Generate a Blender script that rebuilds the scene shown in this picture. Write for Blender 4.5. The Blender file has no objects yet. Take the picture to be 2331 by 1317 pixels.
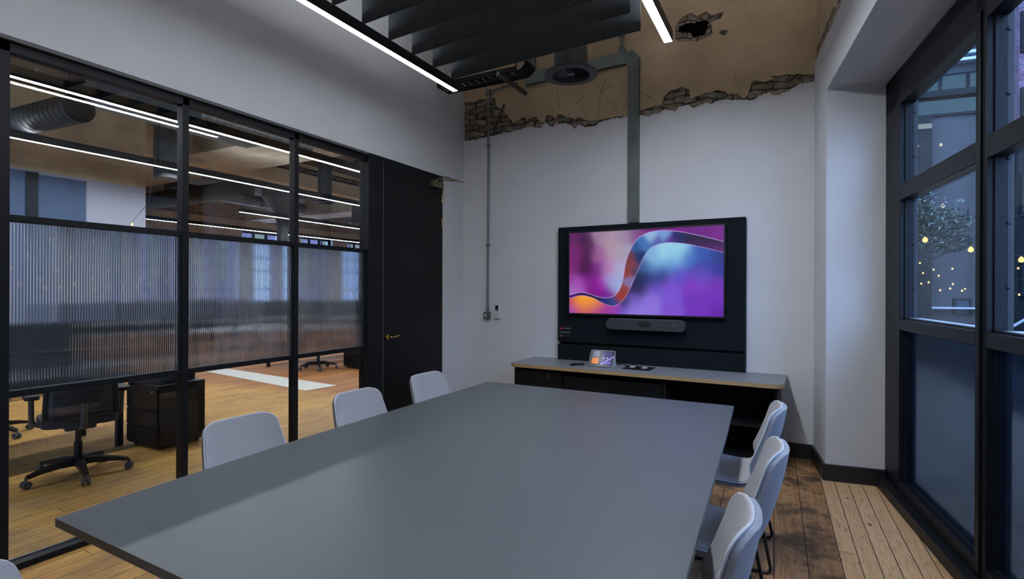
import bpy, bmesh, math, random
import numpy as np
from mathutils import Vector, Matrix, noise
from mathutils.geometry import tessellate_polygon
random.seed(7)
S = bpy.context.scene
C = S.collection
PI = math.pi
R = math.radians
cos, sin = math.cos, math.sin

# ------------------------------------------------------------------ camera, world, exposure
IMW, IMH, FPX = 2331, 1317, 1210.0
YAW = R(27.97)
cam_d = bpy.data.cameras.new('camera')
cam_d.sensor_fit = 'HORIZONTAL'; cam_d.sensor_width = 36.0
cam_d.lens = FPX/IMW*36.0
cam_d.clip_start = 0.05; cam_d.clip_end = 200
cam_d.shift_y = 0.7/IMW
cam = bpy.data.objects.new('camera', cam_d); C.objects.link(cam)
cam.location = (0, 0, 1.5)
fwd = Vector((-sin(YAW), cos(YAW), 0)); rgt = Vector((cos(YAW), sin(YAW), 0)); up = Vector((0, 0, 1))
RO = -0.0035                       # the photograph is rolled by a fifth of a degree
r2 = rgt*cos(RO) - up*sin(RO); u2 = rgt*sin(RO) + up*cos(RO)
cam.matrix_world = Matrix(((r2.x, u2.x, -fwd.x, 0), (r2.y, u2.y, -fwd.y, 0), (r2.z, u2.z, -fwd.z, 1.5), (0, 0, 0, 1)))
S.camera = cam
w = bpy.data.worlds.new('dusk'); S.world = w; w.use_nodes = True
bg = w.node_tree.nodes['Background']; bg.inputs[0].default_value = (0.36, 0.52, 0.90, 1); bg.inputs[1].default_value = 10.5
S.view_settings.view_transform = 'Standard'; S.view_settings.look = 'None'
S.view_settings.exposure = 0.0; S.view_settings.gamma = 1.0; S.view_settings.use_curve_mapping = False
ROOM_EMIT = 17.0
ROOM_UP = 24.0
OFFICE_EMIT = 115.0
PEND = 'strips'

# ------------------------------------------------------------------ materials
MATS = {}
def mat(name, col=(.5, .5, .5), rough=.5, metal=0., emit=0., spec=None, noise_amt=0., noise_scale=8., bump=0., bump_scale=60., coat=0., stretch=None, sheen=0.):
    if name in MATS: return MATS[name]
    m = bpy.data.materials.new(name); m.use_nodes = True
    nt = m.node_tree; N = nt.nodes; L = nt.links; b = N['Principled BSDF']
    b.inputs['Base Color'].default_value = (*col, 1); b.inputs['Roughness'].default_value = rough
    b.inputs['Metallic'].default_value = metal
    if spec is not None: b.inputs['Specular IOR Level'].default_value = spec
    if coat: b.inputs['Coat Weight'].default_value = coat
    if sheen: b.inputs['Sheen Weight'].default_value = sheen
    if emit:
        b.inputs['Emission Color'].default_value = (*col, 1); b.inputs['Emission Strength'].default_value = emit
    if noise_amt or bump:
        g = N.new('ShaderNodeNewGeometry'); mp = N.new('ShaderNodeMapping')
        if stretch: mp.inputs['Scale'].default_value = stretch
        L.new(g.outputs['Position'], mp.inputs['Vector'])
    if noise_amt:
        n = N.new('ShaderNodeTexNoise'); n.inputs['Scale'].default_value = noise_scale; n.inputs['Detail'].default_value = 6
        L.new(mp.outputs[0], n.inputs['Vector'])
        mr = N.new('ShaderNodeMapRange'); mr.inputs['From Min'].default_value = .3; mr.inputs['From Max'].default_value = .7
        mr.inputs['To Min'].default_value = 1-noise_amt; mr.inputs['To Max'].default_value = 1+noise_amt
        L.new(n.outputs[0], mr.inputs[0])
        mx = N.new('ShaderNodeVectorMath'); mx.operation = 'SCALE'; mx.inputs[0].default_value = col
        L.new(mr.outputs[0], mx.inputs['Scale']); L.new(mx.outputs[0], b.inputs['Base Color'])
    if bump:
        n2 = N.new('ShaderNodeTexNoise'); n2.inputs['Scale'].default_value = bump_scale; n2.inputs['Detail'].default_value = 4
        L.new(mp.outputs[0], n2.inputs['Vector'])
        bp = N.new('ShaderNodeBump'); bp.inputs['Strength'].default_value = bump; bp.inputs['Distance'].default_value = .01
        L.new(n2.outputs[0], bp.inputs['Height']); L.new(bp.outputs[0], b.inputs['Normal'])
    MATS[name] = m; return m

def emis(name, col, strength):
    m = bpy.data.materials.new(name); m.use_nodes = True; nt = m.node_tree
    nt.nodes.remove(nt.nodes['Principled BSDF'])
    e = nt.nodes.new('ShaderNodeEmission'); e.inputs[0].default_value = (*col, 1); e.inputs[1].default_value = strength
    nt.links.new(e.outputs[0], nt.nodes['Material Output'].inputs[0]); MATS[name] = m; return m

def glass_mat(name, tint=(.93, .96, .97), base=.045, rough=0.0):
    m = bpy.data.materials.new(name); m.use_nodes = True; nt = m.node_tree; N = nt.nodes; L = nt.links
    N.remove(N['Principled BSDF'])
    g = N.new('ShaderNodeNewGeometry'); dp = N.new('ShaderNodeVectorMath'); dp.operation = 'DOT_PRODUCT'
    L.new(g.outputs['Normal'], dp.inputs[0]); L.new(g.outputs['Incoming'], dp.inputs[1])
    ab = N.new('ShaderNodeMath'); ab.operation = 'ABSOLUTE'; L.new(dp.outputs['Value'], ab.inputs[0])
    om = N.new('ShaderNodeMath'); om.operation = 'SUBTRACT'; om.inputs[0].default_value = 1; L.new(ab.outputs[0], om.inputs[1])
    pw = N.new('ShaderNodeMath'); pw.operation = 'POWER'; pw.inputs[1].default_value = 5; L.new(om.outputs[0], pw.inputs[0])
    ma = N.new('ShaderNodeMath'); ma.operation = 'MULTIPLY_ADD'; ma.inputs[1].default_value = (1-base)*(.55 if 'window' in name else 1.); ma.inputs[2].default_value = base
    L.new(pw.outputs[0], ma.inputs[0])
    t = N.new('ShaderNodeBsdfTransparent'); t.inputs[0].default_value = (*tint, 1)
    gl = N.new('ShaderNodeBsdfGlossy'); gl.inputs['Roughness'].default_value = rough
    mx = N.new('ShaderNodeMixShader'); L.new(ma.outputs[0], mx.inputs[0]); L.new(t.outputs[0], mx.inputs[1]); L.new(gl.outputs[0], mx.inputs[2])
    L.new(mx.outputs[0], N['Material Output'].inputs[0]); MATS[name] = m; return m

def refr_mat(name, tint, rough, ior=1.45, haze=0.0, hazecol=(.5, .55, .6)):
    m = bpy.data.materials.new(name); m.use_nodes = True; nt = m.node_tree; N = nt.nodes; L = nt.links
    N.remove(N['Principled BSDF'])
    g = N.new('ShaderNodeBsdfGlass'); g.inputs['Color'].default_value = (*tint, 1); g.inputs['Roughness'].default_value = rough; g.inputs['IOR'].default_value = ior
    d = N.new('ShaderNodeBsdfDiffuse'); d.inputs[0].default_value = (*hazecol, 1)
    mx = N.new('ShaderNodeMixShader'); mx.inputs[0].default_value = haze
    L.new(g.outputs[0], mx.inputs[1]); L.new(d.outputs[0], mx.inputs[2]); L.new(mx.outputs[0], N['Material Output'].inputs[0])
    MATS[name] = m; return m

paint = mat('painted plaster', (.56, .57, .60), .75, noise_amt=.03, noise_scale=2.5, bump=.12, bump_scale=70)
black = mat('black steel', (.0065, .008, .011), .45, spec=.22, noise_amt=.15, noise_scale=5)
frame_grey = mat('grey trim metal', (.07, .075, .08), .5)
door_black = mat('black door paint', (.006, .0065, .0075), .4, spec=.22, noise_amt=.1, noise_scale=3)
brass = mat('brass', (.62, .42, .12), .25, 1.0)
brass_dull = mat('dull brass', (.22, .19, .12), .42, .9)
glass = glass_mat('clear glass', (.90, .93, .94), .05)
glass_win = glass_mat('window glass', (.80, .85, .88), .015)
reeded = refr_mat('reeded glass', (.70, .75, .79), .06, 1.45, .07, (.30, .34, .39))
frosted = refr_mat('obscure window glass', (.25, .31, .39), .10, 1.3, .05, (.05, .065, .085))
table_top_m = mat('dark grey laminate', (.070, .078, .084), .40, noise_amt=.05, noise_scale=300, spec=.5)
black_mat = mat('matt black board', (.008, .008, .009), .55, spec=.2, noise_amt=.1)
ply = mat('plywood edge', (.36, .235, .11), .55, noise_amt=.25, noise_scale=9, stretch=(1.5, 1.5, 40))
cred_top_m = mat('grey laminate', (.20, .21, .23), .42, noise_amt=.04, noise_scale=200)
fabric = mat('pale grey wool', (.30, .30, .325), .92, noise_amt=.10, noise_scale=260, bump=.25, bump_scale=420, sheen=.3)
fabric_shell = mat('blue grey wool', (.20, .215, .25), .92, noise_amt=.10, noise_scale=260, bump=.25, bump_scale=420, sheen=.3)
fabric_pipe = mat('woven piping', (.40, .42, .47), .9, noise_amt=.35, noise_scale=350)
rod_black = mat('black rod', (.010, .010, .011), .38)
plastic_black = mat('black plastic', (.010, .011, .013), .45, spec=.3)
plastic_grey = mat('grey plastic', (.055, .06, .068), .5)
mesh_m = mat('black mesh', (.02, .024, .03), .5)
rubber = mat('rubber', (.012, .012, .013), .7)
galv = mat('galvanised steel', (.15, .17, .165), .38, .75, noise_amt=.25, noise_scale=6, stretch=(1, 1, .6))
conduit_m = mat('grey conduit', (.15, .175, .19), .4, .5)
box_grey = mat('dark grey box', (.075, .09, .09), .5)
felt = mat('charcoal felt', (.030, .036, .042), .95, noise_amt=.25, noise_scale=120, bump=.4, bump_scale=300)
fabric_dark = mat('charcoal fabric panel', (.0095, .0115, .015), .95, spec=.1, noise_amt=.25, noise_scale=200, bump=.2, bump_scale=300)
white_plastic = mat('white plastic', (.55, .56, .56), .4)
lamp_m = emis('lamp diffuser', (.86, .92, 1.0), ROOM_EMIT)
lamp_up_m = emis('upward diffuser', (.88, .93, 1.0), ROOM_UP)
lamp_r = emis('window side lamp diffuser', (.86, .92, 1.0), 135.0)
lamp_up_r = emis('window side upward diffuser', (.88, .93, 1.0), 75.0)
office_up_m = emis('added office uplight', (.95, .96, 1.0), 16.0)  # upward glow added on the pendant tops to brighten the office ceiling
office_lamp_m = emis('office lamp diffuser', (.95, .96, 1.0), OFFICE_EMIT)
bulb_m = emis('warm bulb', (1.0, .60, .22), 2.6)
bulb_soft = emis('soft warm bulb', (1.0, .80, .62), 1.3)
concrete = mat('painted concrete', (.40, .36, .29), .75, noise_amt=.35, noise_scale=1.6, bump=.3, bump_scale=20)
concrete_dark = mat('dark concrete', (.06, .052, .042), .85, noise_amt=.4, noise_scale=2.2)
white_wall = mat('white office wall', (.62, .62, .60), .8, noise_amt=.06, noise_scale=2)
lav_wall = mat('cool white office wall', (.34, .36, .44), .7, noise_amt=.04, noise_scale=2)
blue_wall = mat('blue office wall', (.045, .085, .17), .6, noise_amt=.08, noise_scale=2)
beige_wall = mat('beige office wall', (.48, .39, .26), .8, noise_amt=.22, noise_scale=1.8)
duct_m = mat('dark duct steel', (.055, .062, .07), .45, .4, noise_amt=.2, noise_scale=7)
duct_pale = mat('silver duct steel', (.13, .15, .17), .4, .6, noise_amt=.2, noise_scale=7)
silver = mat('silver metal', (.5, .5, .5), .3, 1)
pale_floor = mat('pale floor plate', (.50, .50, .47), .5, noise_amt=.05)
desk_white = mat('white desk', (.55, .55, .55), .45)
desk_screen_m = mat('dark desk screen', (.025, .028, .033), .9)
tree_m = mat('leaf', (.012, .03, .022), .6, noise_amt=.4, noise_scale=9)
tree_m2 = mat('pale leaf', (.10, .17, .15), .5, noise_amt=.4, noise_scale=9)
bark = mat('bark', (.02, .018, .016), .9)
facade_m = mat('blue grey facade', (.035, .043, .050), .8, noise_amt=.15, noise_scale=1.2)
facade_dark = mat('dark facade frame', (.009, .013, .016), .6, spec=.1)
facade_glass = mat('facade glazing', (.03, .05, .07), .5, spec=.15, noise_amt=.25, noise_scale=1.5)
lit_blue = emis('dusk lit pane', (.13, .27, .42), .75)
lit_pale = emis('bright lit pane', (.55, .68, .70), .75)
ground_m = mat('courtyard paving', (.02, .023, .027), .7, noise_amt=.3, noise_scale=2)
steel_blue = mat('blue grey steel', (.014, .020, .026), .5, noise_amt=.15, noise_scale=6)
card_m = mat('white card', (.6, .6, .6), .6)
red_led = emis('red led', (1, .02, .08), 1.0)
dim_text = emis('dim white print', (.5, .5, .52), .45)

def brick_mat(name, c1, c2, mortar, scale=1.0, bump=.6, warp=.0):
    m = bpy.data.materials.new(name); m.use_nodes = True; nt = m.node_tree; N = nt.nodes; L = nt.links; b = N['Principled BSDF']
    g = N.new('ShaderNodeNewGeometry'); sx = N.new('ShaderNodeSeparateXYZ'); L.new(g.outputs['Position'], sx.inputs[0])
    cx = N.new('ShaderNodeCombineXYZ')
    ad = N.new('ShaderNodeMath'); ad.operation = 'ADD'; L.new(sx.outputs[0], ad.inputs[0]); L.new(sx.outputs[1], ad.inputs[1])
    L.new(ad.outputs[0], cx.inputs[0]); L.new(sx.outputs[2], cx.inputs[1])
    wn_ = N.new('ShaderNodeTexNoise'); wn_.inputs['Scale'].default_value = 5; L.new(g.outputs['Position'], wn_.inputs['Vector'])
    wv_ = N.new('ShaderNodeVectorMath'); wv_.operation = 'MULTIPLY_ADD'; wv_.inputs[1].default_value = (warp, warp, 0); L.new(wn_.outputs['Color'], wv_.inputs[0]); L.new(cx.outputs[0], wv_.inputs[2])
    br = N.new('ShaderNodeTexBrick'); br.inputs['Scale'].default_value = 1; br.inputs['Brick Width'].default_value = .22*scale; br.inputs['Row Height'].default_value = .075*scale
    br.inputs['Mortar Size'].default_value = .008*scale; br.inputs['Color1'].default_value = (*c1, 1); br.inputs['Color2'].default_value = (*c2, 1); br.inputs['Mortar'].default_value = (*mortar, 1)
    L.new(wv_.outputs[0], br.inputs['Vector'])
    n = N.new('ShaderNodeTexNoise'); n.inputs['Scale'].default_value = 14; n.inputs['Detail'].default_value = 6; L.new(g.outputs['Position'], n.inputs['Vector'])
    mr = N.new('ShaderNodeMapRange'); mr.inputs['From Min'].default_value = .3; mr.inputs['From Max'].default_value = .7; mr.inputs['To Min'].default_value = .5; mr.inputs['To Max'].default_value = 1.6
    L.new(n.outputs[0], mr.inputs[0])
    sc = N.new('ShaderNodeVectorMath'); sc.operation = 'SCALE'; L.new(br.outputs[0], sc.inputs[0]); L.new(mr.outputs[0], sc.inputs['Scale'])
    L.new(sc.outputs[0], b.inputs['Base Color']); b.inputs['Roughness'].default_value = .95
    bp = N.new('ShaderNodeBump'); bp.inputs['Strength'].default_value = bump; bp.inputs['Distance'].default_value = .01
    L.new(n.outputs[0], bp.inputs['Height']); L.new(bp.outputs[0], b.inputs['Normal'])
    MATS[name] = m; return m
rubble_m = brick_mat('old stock brick', (.15, .118, .085), (.23, .195, .15), (.05, .04, .032), warp=.16, bump=1.0)
red_brick = brick_mat('red brick', (.20, .085, .05), (.26, .20, .15), (.22, .19, .16))
out_brick = brick_mat('pink facade brick', (.11, .05, .08), (.085, .065, .09), (.10, .09, .11))

def plaster_mat(name):
    m = bpy.data.materials.new(name); m.use_nodes = True; nt = m.node_tree; N = nt.nodes; L = nt.links; b = N['Principled BSDF']
    g = N.new('ShaderNodeNewGeometry')
    n = N.new('ShaderNodeTexNoise'); n.inputs['Scale'].default_value = 1.6; n.inputs['Detail'].default_value = 8; n.inputs['Roughness'].default_value = .6
    L.new(g.outputs['Position'], n.inputs['Vector'])
    cr = N.new('ShaderNodeValToRGB'); e = cr.color_ramp.elements
    e[0].position = .32; e[0].color = (.35, .25, .155, 1); e[1].position = .68; e[1].color = (.49, .375, .25, 1)
    L.new(n.outputs[0], cr.inputs[0])
    # scratches and pits
    n3 = N.new('ShaderNodeTexNoise'); n3.inputs['Scale'].default_value = 23; n3.inputs['Detail'].default_value = 5; L.new(g.outputs['Position'], n3.inputs['Vector'])
    mr = N.new('ShaderNodeMapRange'); mr.inputs['From Min'].default_value = .70; mr.inputs['From Max'].default_value = .78; L.new(n3.outputs[0], mr.inputs[0])
    mx = N.new('ShaderNodeMix'); mx.data_type = 'RGBA'; mx.inputs['B'].default_value = (.20, .14, .09, 1)
    L.new(mr.outputs[0], mx.inputs['Factor']); L.new(cr.outputs[0], mx.inputs['A'])
    L.new(mx.outputs['Result'], b.inputs['Base Color']); b.inputs['Roughness'].default_value = .85
    bp = N.new('ShaderNodeBump'); bp.inputs['Strength'].default_value = .25; bp.inputs['Distance'].default_value = .01
    L.new(n3.outputs[0], bp.inputs['Height']); L.new(bp.outputs[0], b.inputs['Normal'])
    MATS[name] = m; return m
bare = plaster_mat('bare tan plaster')

def floor_mat():
    m = bpy.data.materials.new('old pine boards'); m.use_nodes = True; nt = m.node_tree; N = nt.nodes; L = nt.links; b = N['Principled BSDF']
    def M(op, a=None, bb=None, c=None):
        n = N.new('ShaderNodeMath'); n.operation = op
        for i, v in enumerate((a, bb, c)):
            if v is None: continue
            if isinstance(v, (int, float)): n.inputs[i].default_value = v
            else: L.new(v, n.inputs[i])
        return n.outputs[0]
    def MR(v, a, bb, c=0., d=1.):
        n = N.new('ShaderNodeMapRange'); n.inputs['From Min'].default_value = a; n.inputs['From Max'].default_value = bb
        n.inputs['To Min'].default_value = c; n.inputs['To Max'].default_value = d; L.new(v, n.inputs[0]); return n.outputs[0]
    def MIX(f, A, B):
        n = N.new('ShaderNodeMix'); n.data_type = 'RGBA'; L.new(f, n.inputs['Factor'])
        for k, v in (('A', A), ('B', B)):
            if isinstance(v, tuple): n.inputs[k].default_value = (*v, 1)
            else: L.new(v, n.inputs[k])
        return n.outputs['Result']
    g = N.new('ShaderNodeNewGeometry'); sp = N.new('ShaderNodeSeparateXYZ'); L.new(g.outputs['Position'], sp.inputs[0])
    x0, y0 = sp.outputs[0], sp.outputs[1]
    x = M('MULTIPLY_ADD', y0, .030, x0)                 # boards run a degree and a half off the walls
    new = MR(x, .335, .337)                             # new narrow boards by the window
    old = M('MULTIPLY', M('GREATER_THAN', x, -.62), M('SUBTRACT', 1, new))
    wdt = M('ADD', M('MULTIPLY', new, .092), M('MULTIPLY', M('SUBTRACT', 1, new), M('ADD', .118, M('MULTIPLY', old, .05))))
    q = M('DIVIDE', M('SUBTRACT', x, .336), wdt)
    idx = M('FLOOR', q); fr = M('FRACT', q)
    wn = N.new('ShaderNodeTexWhiteNoise'); wn.noise_dimensions = '1D'; L.new(idx, wn.inputs['W'])
    yo = M('ADD', y0, M('MULTIPLY', wn.outputs['Value'], 3.1))
    qy = M('DIVIDE', yo, 2.7); iy = M('FLOOR', qy); fy = M('FRACT', qy)
    cb = N.new('ShaderNodeCombineXYZ'); L.new(idx, cb.inputs[0]); L.new(iy, cb.inputs[1])
    wn2 = N.new('ShaderNodeTexWhiteNoise'); wn2.noise_dimensions = '2D'; L.new(cb.outputs[0], wn2.inputs['Vector'])
    pv = wn2.outputs['Value']
    # grain, warped and stretched along the board
    cg = N.new('ShaderNodeCombineXYZ'); L.new(M('ADD', M('MULTIPLY', x, 34), M('MULTIPLY', idx, 7.3)), cg.inputs[0]); L.new(M('MULTIPLY', y0, 2.2), cg.inputs[1]); L.new(M('MULTIPLY', pv, 30), cg.inputs[2])
    ng = N.new('ShaderNodeTexNoise'); ng.inputs['Scale'].default_value = 1; ng.inputs['Detail'].default_value = 7; ng.inputs['Roughness'].default_value = .62; ng.inputs['Distortion'].default_value = .6
    L.new(cg.outputs[0], ng.inputs['Vector'])
    ring = M('SINE', M('MULTIPLY', ng.outputs[0], 46)); ringf = MR(ring, .35, 1.0)
    grain = MR(ng.outputs[0], .32, .70)
    # knots
    ck = N.new('ShaderNodeCombineXYZ'); L.new(M('MULTIPLY', x, 9), ck.inputs[0]); L.new(M('MULTIPLY', y0, 3.1), ck.inputs[1])
    vk = N.new('ShaderNodeTexVoronoi'); vk.inputs['Scale'].default_value = 1; L.new(ck.outputs[0], vk.inputs['Vector'])
    knot = MR(vk.outputs['Distance'], .05, .11, 1., 0.)
    # worn pores and dark specks
    cs = N.new('ShaderNodeCombineXYZ'); L.new(M('MULTIPLY', x, 60), cs.inputs[0]); L.new(M('MULTIPLY', y0, 11), cs.inputs[1])
    nsk = N.new('ShaderNodeTexNoise'); nsk.inputs['Scale'].default_value = 1; nsk.inputs['Detail'].default_value = 3; L.new(cs.outputs[0], nsk.inputs['Vector'])
    speck = MR(nsk.outputs[0], .66, .74)
    nb = N.new('ShaderNodeTexNoise'); nb.inputs['Scale'].default_value = 2.6; nb.inputs['Detail'].default_value = 12; nb.inputs['Roughness'].default_value = .68; L.new(g.outputs['Position'], nb.inputs['Vector'])
    blot = MR(nb.outputs[0], .5, .68)
    gold = MIX(pv, (.50, .27, .062), (.30, .145, .04)); gold = MIX(M('MULTIPLY', grain, .6), gold, (.58, .34, .095)); gold = MIX(M('MULTIPLY', ringf, .5), gold, (.19, .09, .028)); gold = MIX(M('MULTIPLY', blot, .5), gold, (.17, .09, .035))
    far = MR(M('MULTIPLY_ADD', x0, -.17, y0), 6.35, 6.75)         # office floor beyond the pale plate is stained red brown
    gold = MIX(far, gold, MIX(pv, (.36, .15, .045), (.25, .10, .035)))
    oldc = MIX(pv, (.20, .095, .04), (.38, .185, .07)); oldc = MIX(grain, oldc, (.40, .235, .12))
    oldc = MIX(M('MULTIPLY', ringf, .4), oldc, (.11, .055, .025)); oldc = MIX(M('MULTIPLY', MR(nb.outputs[0], .46, .58), .85), oldc, (.04, .03, .024))
    newc = MIX(pv, (.43, .275, .15), (.56, .37, .215)); newc = MIX(M('MULTIPLY', ringf, .45), newc, (.25, .135, .06))
    col = MIX(old, gold, oldc); col = MIX(new, col, newc)
    col = MIX(M('MULTIPLY', speck, .8), col, (.06, .035, .02)); col = MIX(M('MULTIPLY', knot, .8), col, (.07, .035, .018))
    col = MIX(M('MULTIPLY', blot, M('MULTIPLY', .35, M('SUBTRACT', 1, new))), col, (.16, .10, .05))
    gap = M('MAXIMUM', M('LESS_THAN', M('MULTIPLY', fr, wdt), .0052), M('LESS_THAN', fy, .0016))
    col = MIX(M('MULTIPLY', gap, .9), col, (.014, .009, .006))
    L.new(col, b.inputs['Base Color']); b.inputs['Roughness'].default_value = .55; b.inputs['Specular IOR Level'].default_value = .22
    hb = M('ADD', M('MULTIPLY', gap, -1), M('MULTIPLY', grain, .12))
    bp = N.new('ShaderNodeBump'); bp.inputs['Strength'].default_value = .35; bp.inputs['Distance'].default_value = .004
    L.new(hb, bp.inputs['Height']); L.new(bp.outputs[0], b.inputs['Normal'])
    return m
floor_m = floor_mat()

# ------------------------------------------------------------------ mesh helpers
def BM(): return bmesh.new()
def box(bm, x0, x1, y0, y1, z0, z1):
    v = [bm.verts.new(p) for p in ((x0, y0, z0), (x1, y0, z0), (x1, y1, z0), (x0, y1, z0), (x0, y0, z1), (x1, y0, z1), (x1, y1, z1), (x0, y1, z1))]
    for f in ((0, 3, 2, 1), (4, 5, 6, 7), (0, 1, 5, 4), (1, 2, 6, 5), (2, 3, 7, 6), (3, 0, 4, 7)): bm.faces.new([v[i] for i in f])
    return bm
def bx(*a): return box(BM(), *a)
def cyl(bm, p0, p1, r, seg=12, r1=None):
    p0, p1 = Vector(p0), Vector(p1); d = (p1-p0).normalized(); a = d.orthogonal().normalized(); b = d.cross(a)
    r1 = r if r1 is None else r1; A = []; B = []
    for i in range(seg):
        t = 2*PI*i/seg; o = a*cos(t)+b*sin(t); A.append(bm.verts.new(p0+o*r)); B.append(bm.verts.new(p1+o*r1))
    for i in range(seg):
        j = (i+1) % seg; bm.faces.new((A[i], A[j], B[j], B[i]))
    bm.faces.new(A[::-1]); bm.faces.new(B); return bm
def tube(bm, pts, r, seg=8, closed=False):
    P = [Vector(p) for p in pts]; n = len(P); rings = []; prev = None
    for i in range(n):
        if closed: d = P[(i+1) % n]-P[i-1]
        else: d = (P[min(i+1, n-1)]-P[max(i-1, 0)])
        d.normalize()
        a = d.orthogonal().normalized() if prev is None else (prev-d*prev.dot(d)).normalized()
        prev = a; b = d.cross(a)
        rings.append([bm.verts.new(P[i]+(a*cos(2*PI*k/seg)+b*sin(2*PI*k/seg))*r) for k in range(seg)])
    m = n if closed else n-1
    for i in range(m):
        A, B = rings[i], rings[(i+1) % n]
        for k in range(seg):
            l = (k+1) % seg; bm.faces.new((A[k], A[l], B[l], B[k]))
    if not closed: bm.faces.new(rings[0][::-1]); bm.faces.new(rings[-1])
    return bm
def arc_pts(pts, rad=.03, n=5):            # rounds the corners of a polyline
    P = [Vector(p) for p in pts]; out = [P[0]]
    for i in range(1, len(P)-1):
        a = (P[i-1]-P[i]); b = (P[i+1]-P[i]); ra = min(rad, a.length*.45, b.length*.45)
        s = P[i]+a.normalized()*ra; e = P[i]+b.normalized()*ra
        for k in range(n+1):
            t = k/n; out.append(s*(1-t)**2+P[i]*2*t*(1-t)+e*t*t)
    out.append(P[-1]); return out
def lathe(bm, prof, c=(0, 0, 0), seg=24, axis='z', cap=True):
    rings = []
    for r, z in prof:
        ring = []
        for i in range(seg):
            t = 2*PI*i/seg; p = (r*cos(t), r*sin(t), z) if axis == 'z' else ((z, r*cos(t), r*sin(t)) if axis == 'x' else (r*sin(t), z, r*cos(t)))
            ring.append(bm.verts.new((c[0]+p[0], c[1]+p[1], c[2]+p[2])))
        rings.append(ring)
    for A, B in zip(rings, rings[1:]):
        for i in range(seg):
            j = (i+1) % seg; bm.faces.new((A[i], A[j], B[j], B[i]))
    if cap: bm.faces.new(rings[0][::-1]); bm.faces.new(rings[-1])
    return bm
def prism(bm, loops, y0, y1, axis='y'):     # loops of (a,b): first outline, then holes; extruded from y0 to y1
    def P(a, b, d):
        return (a, d, b) if axis == 'y' else (a, b, d)
    L3 = [[Vector(P(a, b, 0)) for a, b in lp] for lp in loops]
    tris = tessellate_polygon(L3); flat = [q for lp in loops for q in lp]
    F = [bm.verts.new(P(a, b, y0)) for a, b in flat]; Bk = [bm.verts.new(P(a, b, y1)) for a, b in flat]
    for t in tris:
        if len(set(t)) < 3: continue
        try: bm.faces.new([F[i] for i in t]); bm.faces.new([Bk[i] for i in t][::-1])
        except ValueError: pass
    o = 0
    for lp in loops:
        n = len(lp)
        for i in range(n):
            j = (i+1) % n
            try: bm.faces.new((F[o+i], F[o+j], Bk[o+j], Bk[o+i]))
            except ValueError: pass
        o += n
    return bm
def rrect(x0, x1, y0, y1, r, n=6):
    out = []
    for cx, cy, a in ((x1-r, y1-r, 0), (x0+r, y1-r, 90), (x0+r, y0+r, 180), (x1-r, y0+r, 270)):
        for k in range(n+1):
            t = R(a+90*k/n); out.append((cx+r*cos(t), cy+r*sin(t)))
    return out
def obj(name, bm, m, parent=None, loc=None, rot=None, smooth=False, bev=0, kind=None, label=None, bseg=2):
    bmesh.ops.recalc_face_normals(bm, faces=bm.faces)
    me = bpy.data.meshes.new(name); bm.to_mesh(me); bm.free()
    for mm in (m if isinstance(m, (list, tuple)) else [m]): me.materials.append(mm)
    o = bpy.data.objects.new(name, me); C.objects.link(o)
    if parent is not None: o.parent = parent
    if loc: o.location = loc
    if rot: o.rotation_euler = rot
    if smooth:
        me.polygons.foreach_set('use_smooth', [True]*len(me.polygons))
        if smooth != 'all':
            try: me.set_sharp_from_angle(angle=R(40))
            except Exception: pass
    if bev:
        b = o.modifiers.new('bevel', 'BEVEL'); b.width = bev; b.segments = bseg; b.limit_method = 'ANGLE'; b.angle_limit = R(50)
        if not smooth:
            me.polygons.foreach_set('use_smooth', [True]*len(me.polygons))
            try: me.set_sharp_from_angle(angle=R(30))
            except Exception: pass
    if kind: o['kind'] = kind
    if label: o['label'] = label
    return o
def thing(name, label, cat, loc=(0, 0, 0), rotz=0, group=None, kind=None):
    o = bpy.data.objects.new(name, None); C.objects.link(o); o.empty_display_size = .1
    o.location = loc; o.rotation_euler = (0, 0, rotz); o['label'] = label; o['category'] = cat
    if group: o['group'] = group
    if kind: o['kind'] = kind
    return o
def tag(o, label, cat, group=None, kind=None):
    o['label'] = label; o['category'] = cat
    if group: o['group'] = group
    if kind: o['kind'] = kind
    return o
def dup(root, loc, rotz, label, group=None):
    r = root.copy(); C.objects.link(r); r.location = loc; r.rotation_euler = (0, 0, rotz); r['label'] = label
    if group: r['group'] = group
    for ch in list(root.children):
        c = ch.copy(); C.objects.link(c); c.parent = r
        for g in list(ch.children):
            d = g.copy(); C.objects.link(d); d.parent = c
    return r

# frames of reference: back wall (x along the wall, y into it) and window wall (x along, y outwards)
BWO = Vector((-3.63, 5.54, 0)); BWA = R(-1.5)
WNO = Vector((.618, 4.954, 0)); WNA = math.atan2(-.992, .1256)
WDO = Vector((.223, 4.903, 0))
def pix(px, py):                           # direction of sight of a point measured in the photograph
    x = px-1165.5; y = py-659.2; k = .0035
    X = (x*cos(k)+y*sin(k))/FPX; Z = -(-x*sin(k)+y*cos(k))/FPX
    return Vector((X*cos(YAW)-sin(YAW), X*sin(YAW)+cos(YAW), Z))
def on_back(px, py, off=0.):               # measured point laid on the back wall -> (s, z) of the wall
    d = Vector((cos(BWA), sin(BWA), 0)); n = Vector((-sin(BWA), cos(BWA), 0)); r = pix(px, py)
    t = (BWO+n*off).dot(n)/r.dot(n); p = r*t
    return ((p-BWO).dot(d), 1.5+p.z)
def bw(s, off, z):                          # wall coordinates -> world
    d = Vector((cos(BWA), sin(BWA), 0)); n = Vector((-sin(BWA), cos(BWA), 0))
    p = BWO+d*s+n*off; return (p.x, p.y, z)
BW = dict(loc=tuple(BWO), rot=(0, 0, BWA))
WN = dict(loc=tuple(WNO), rot=(0, 0, WNA))
WD = dict(loc=tuple(WDO), rot=(0, 0, WNA))
CEIL = 4.75

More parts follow.
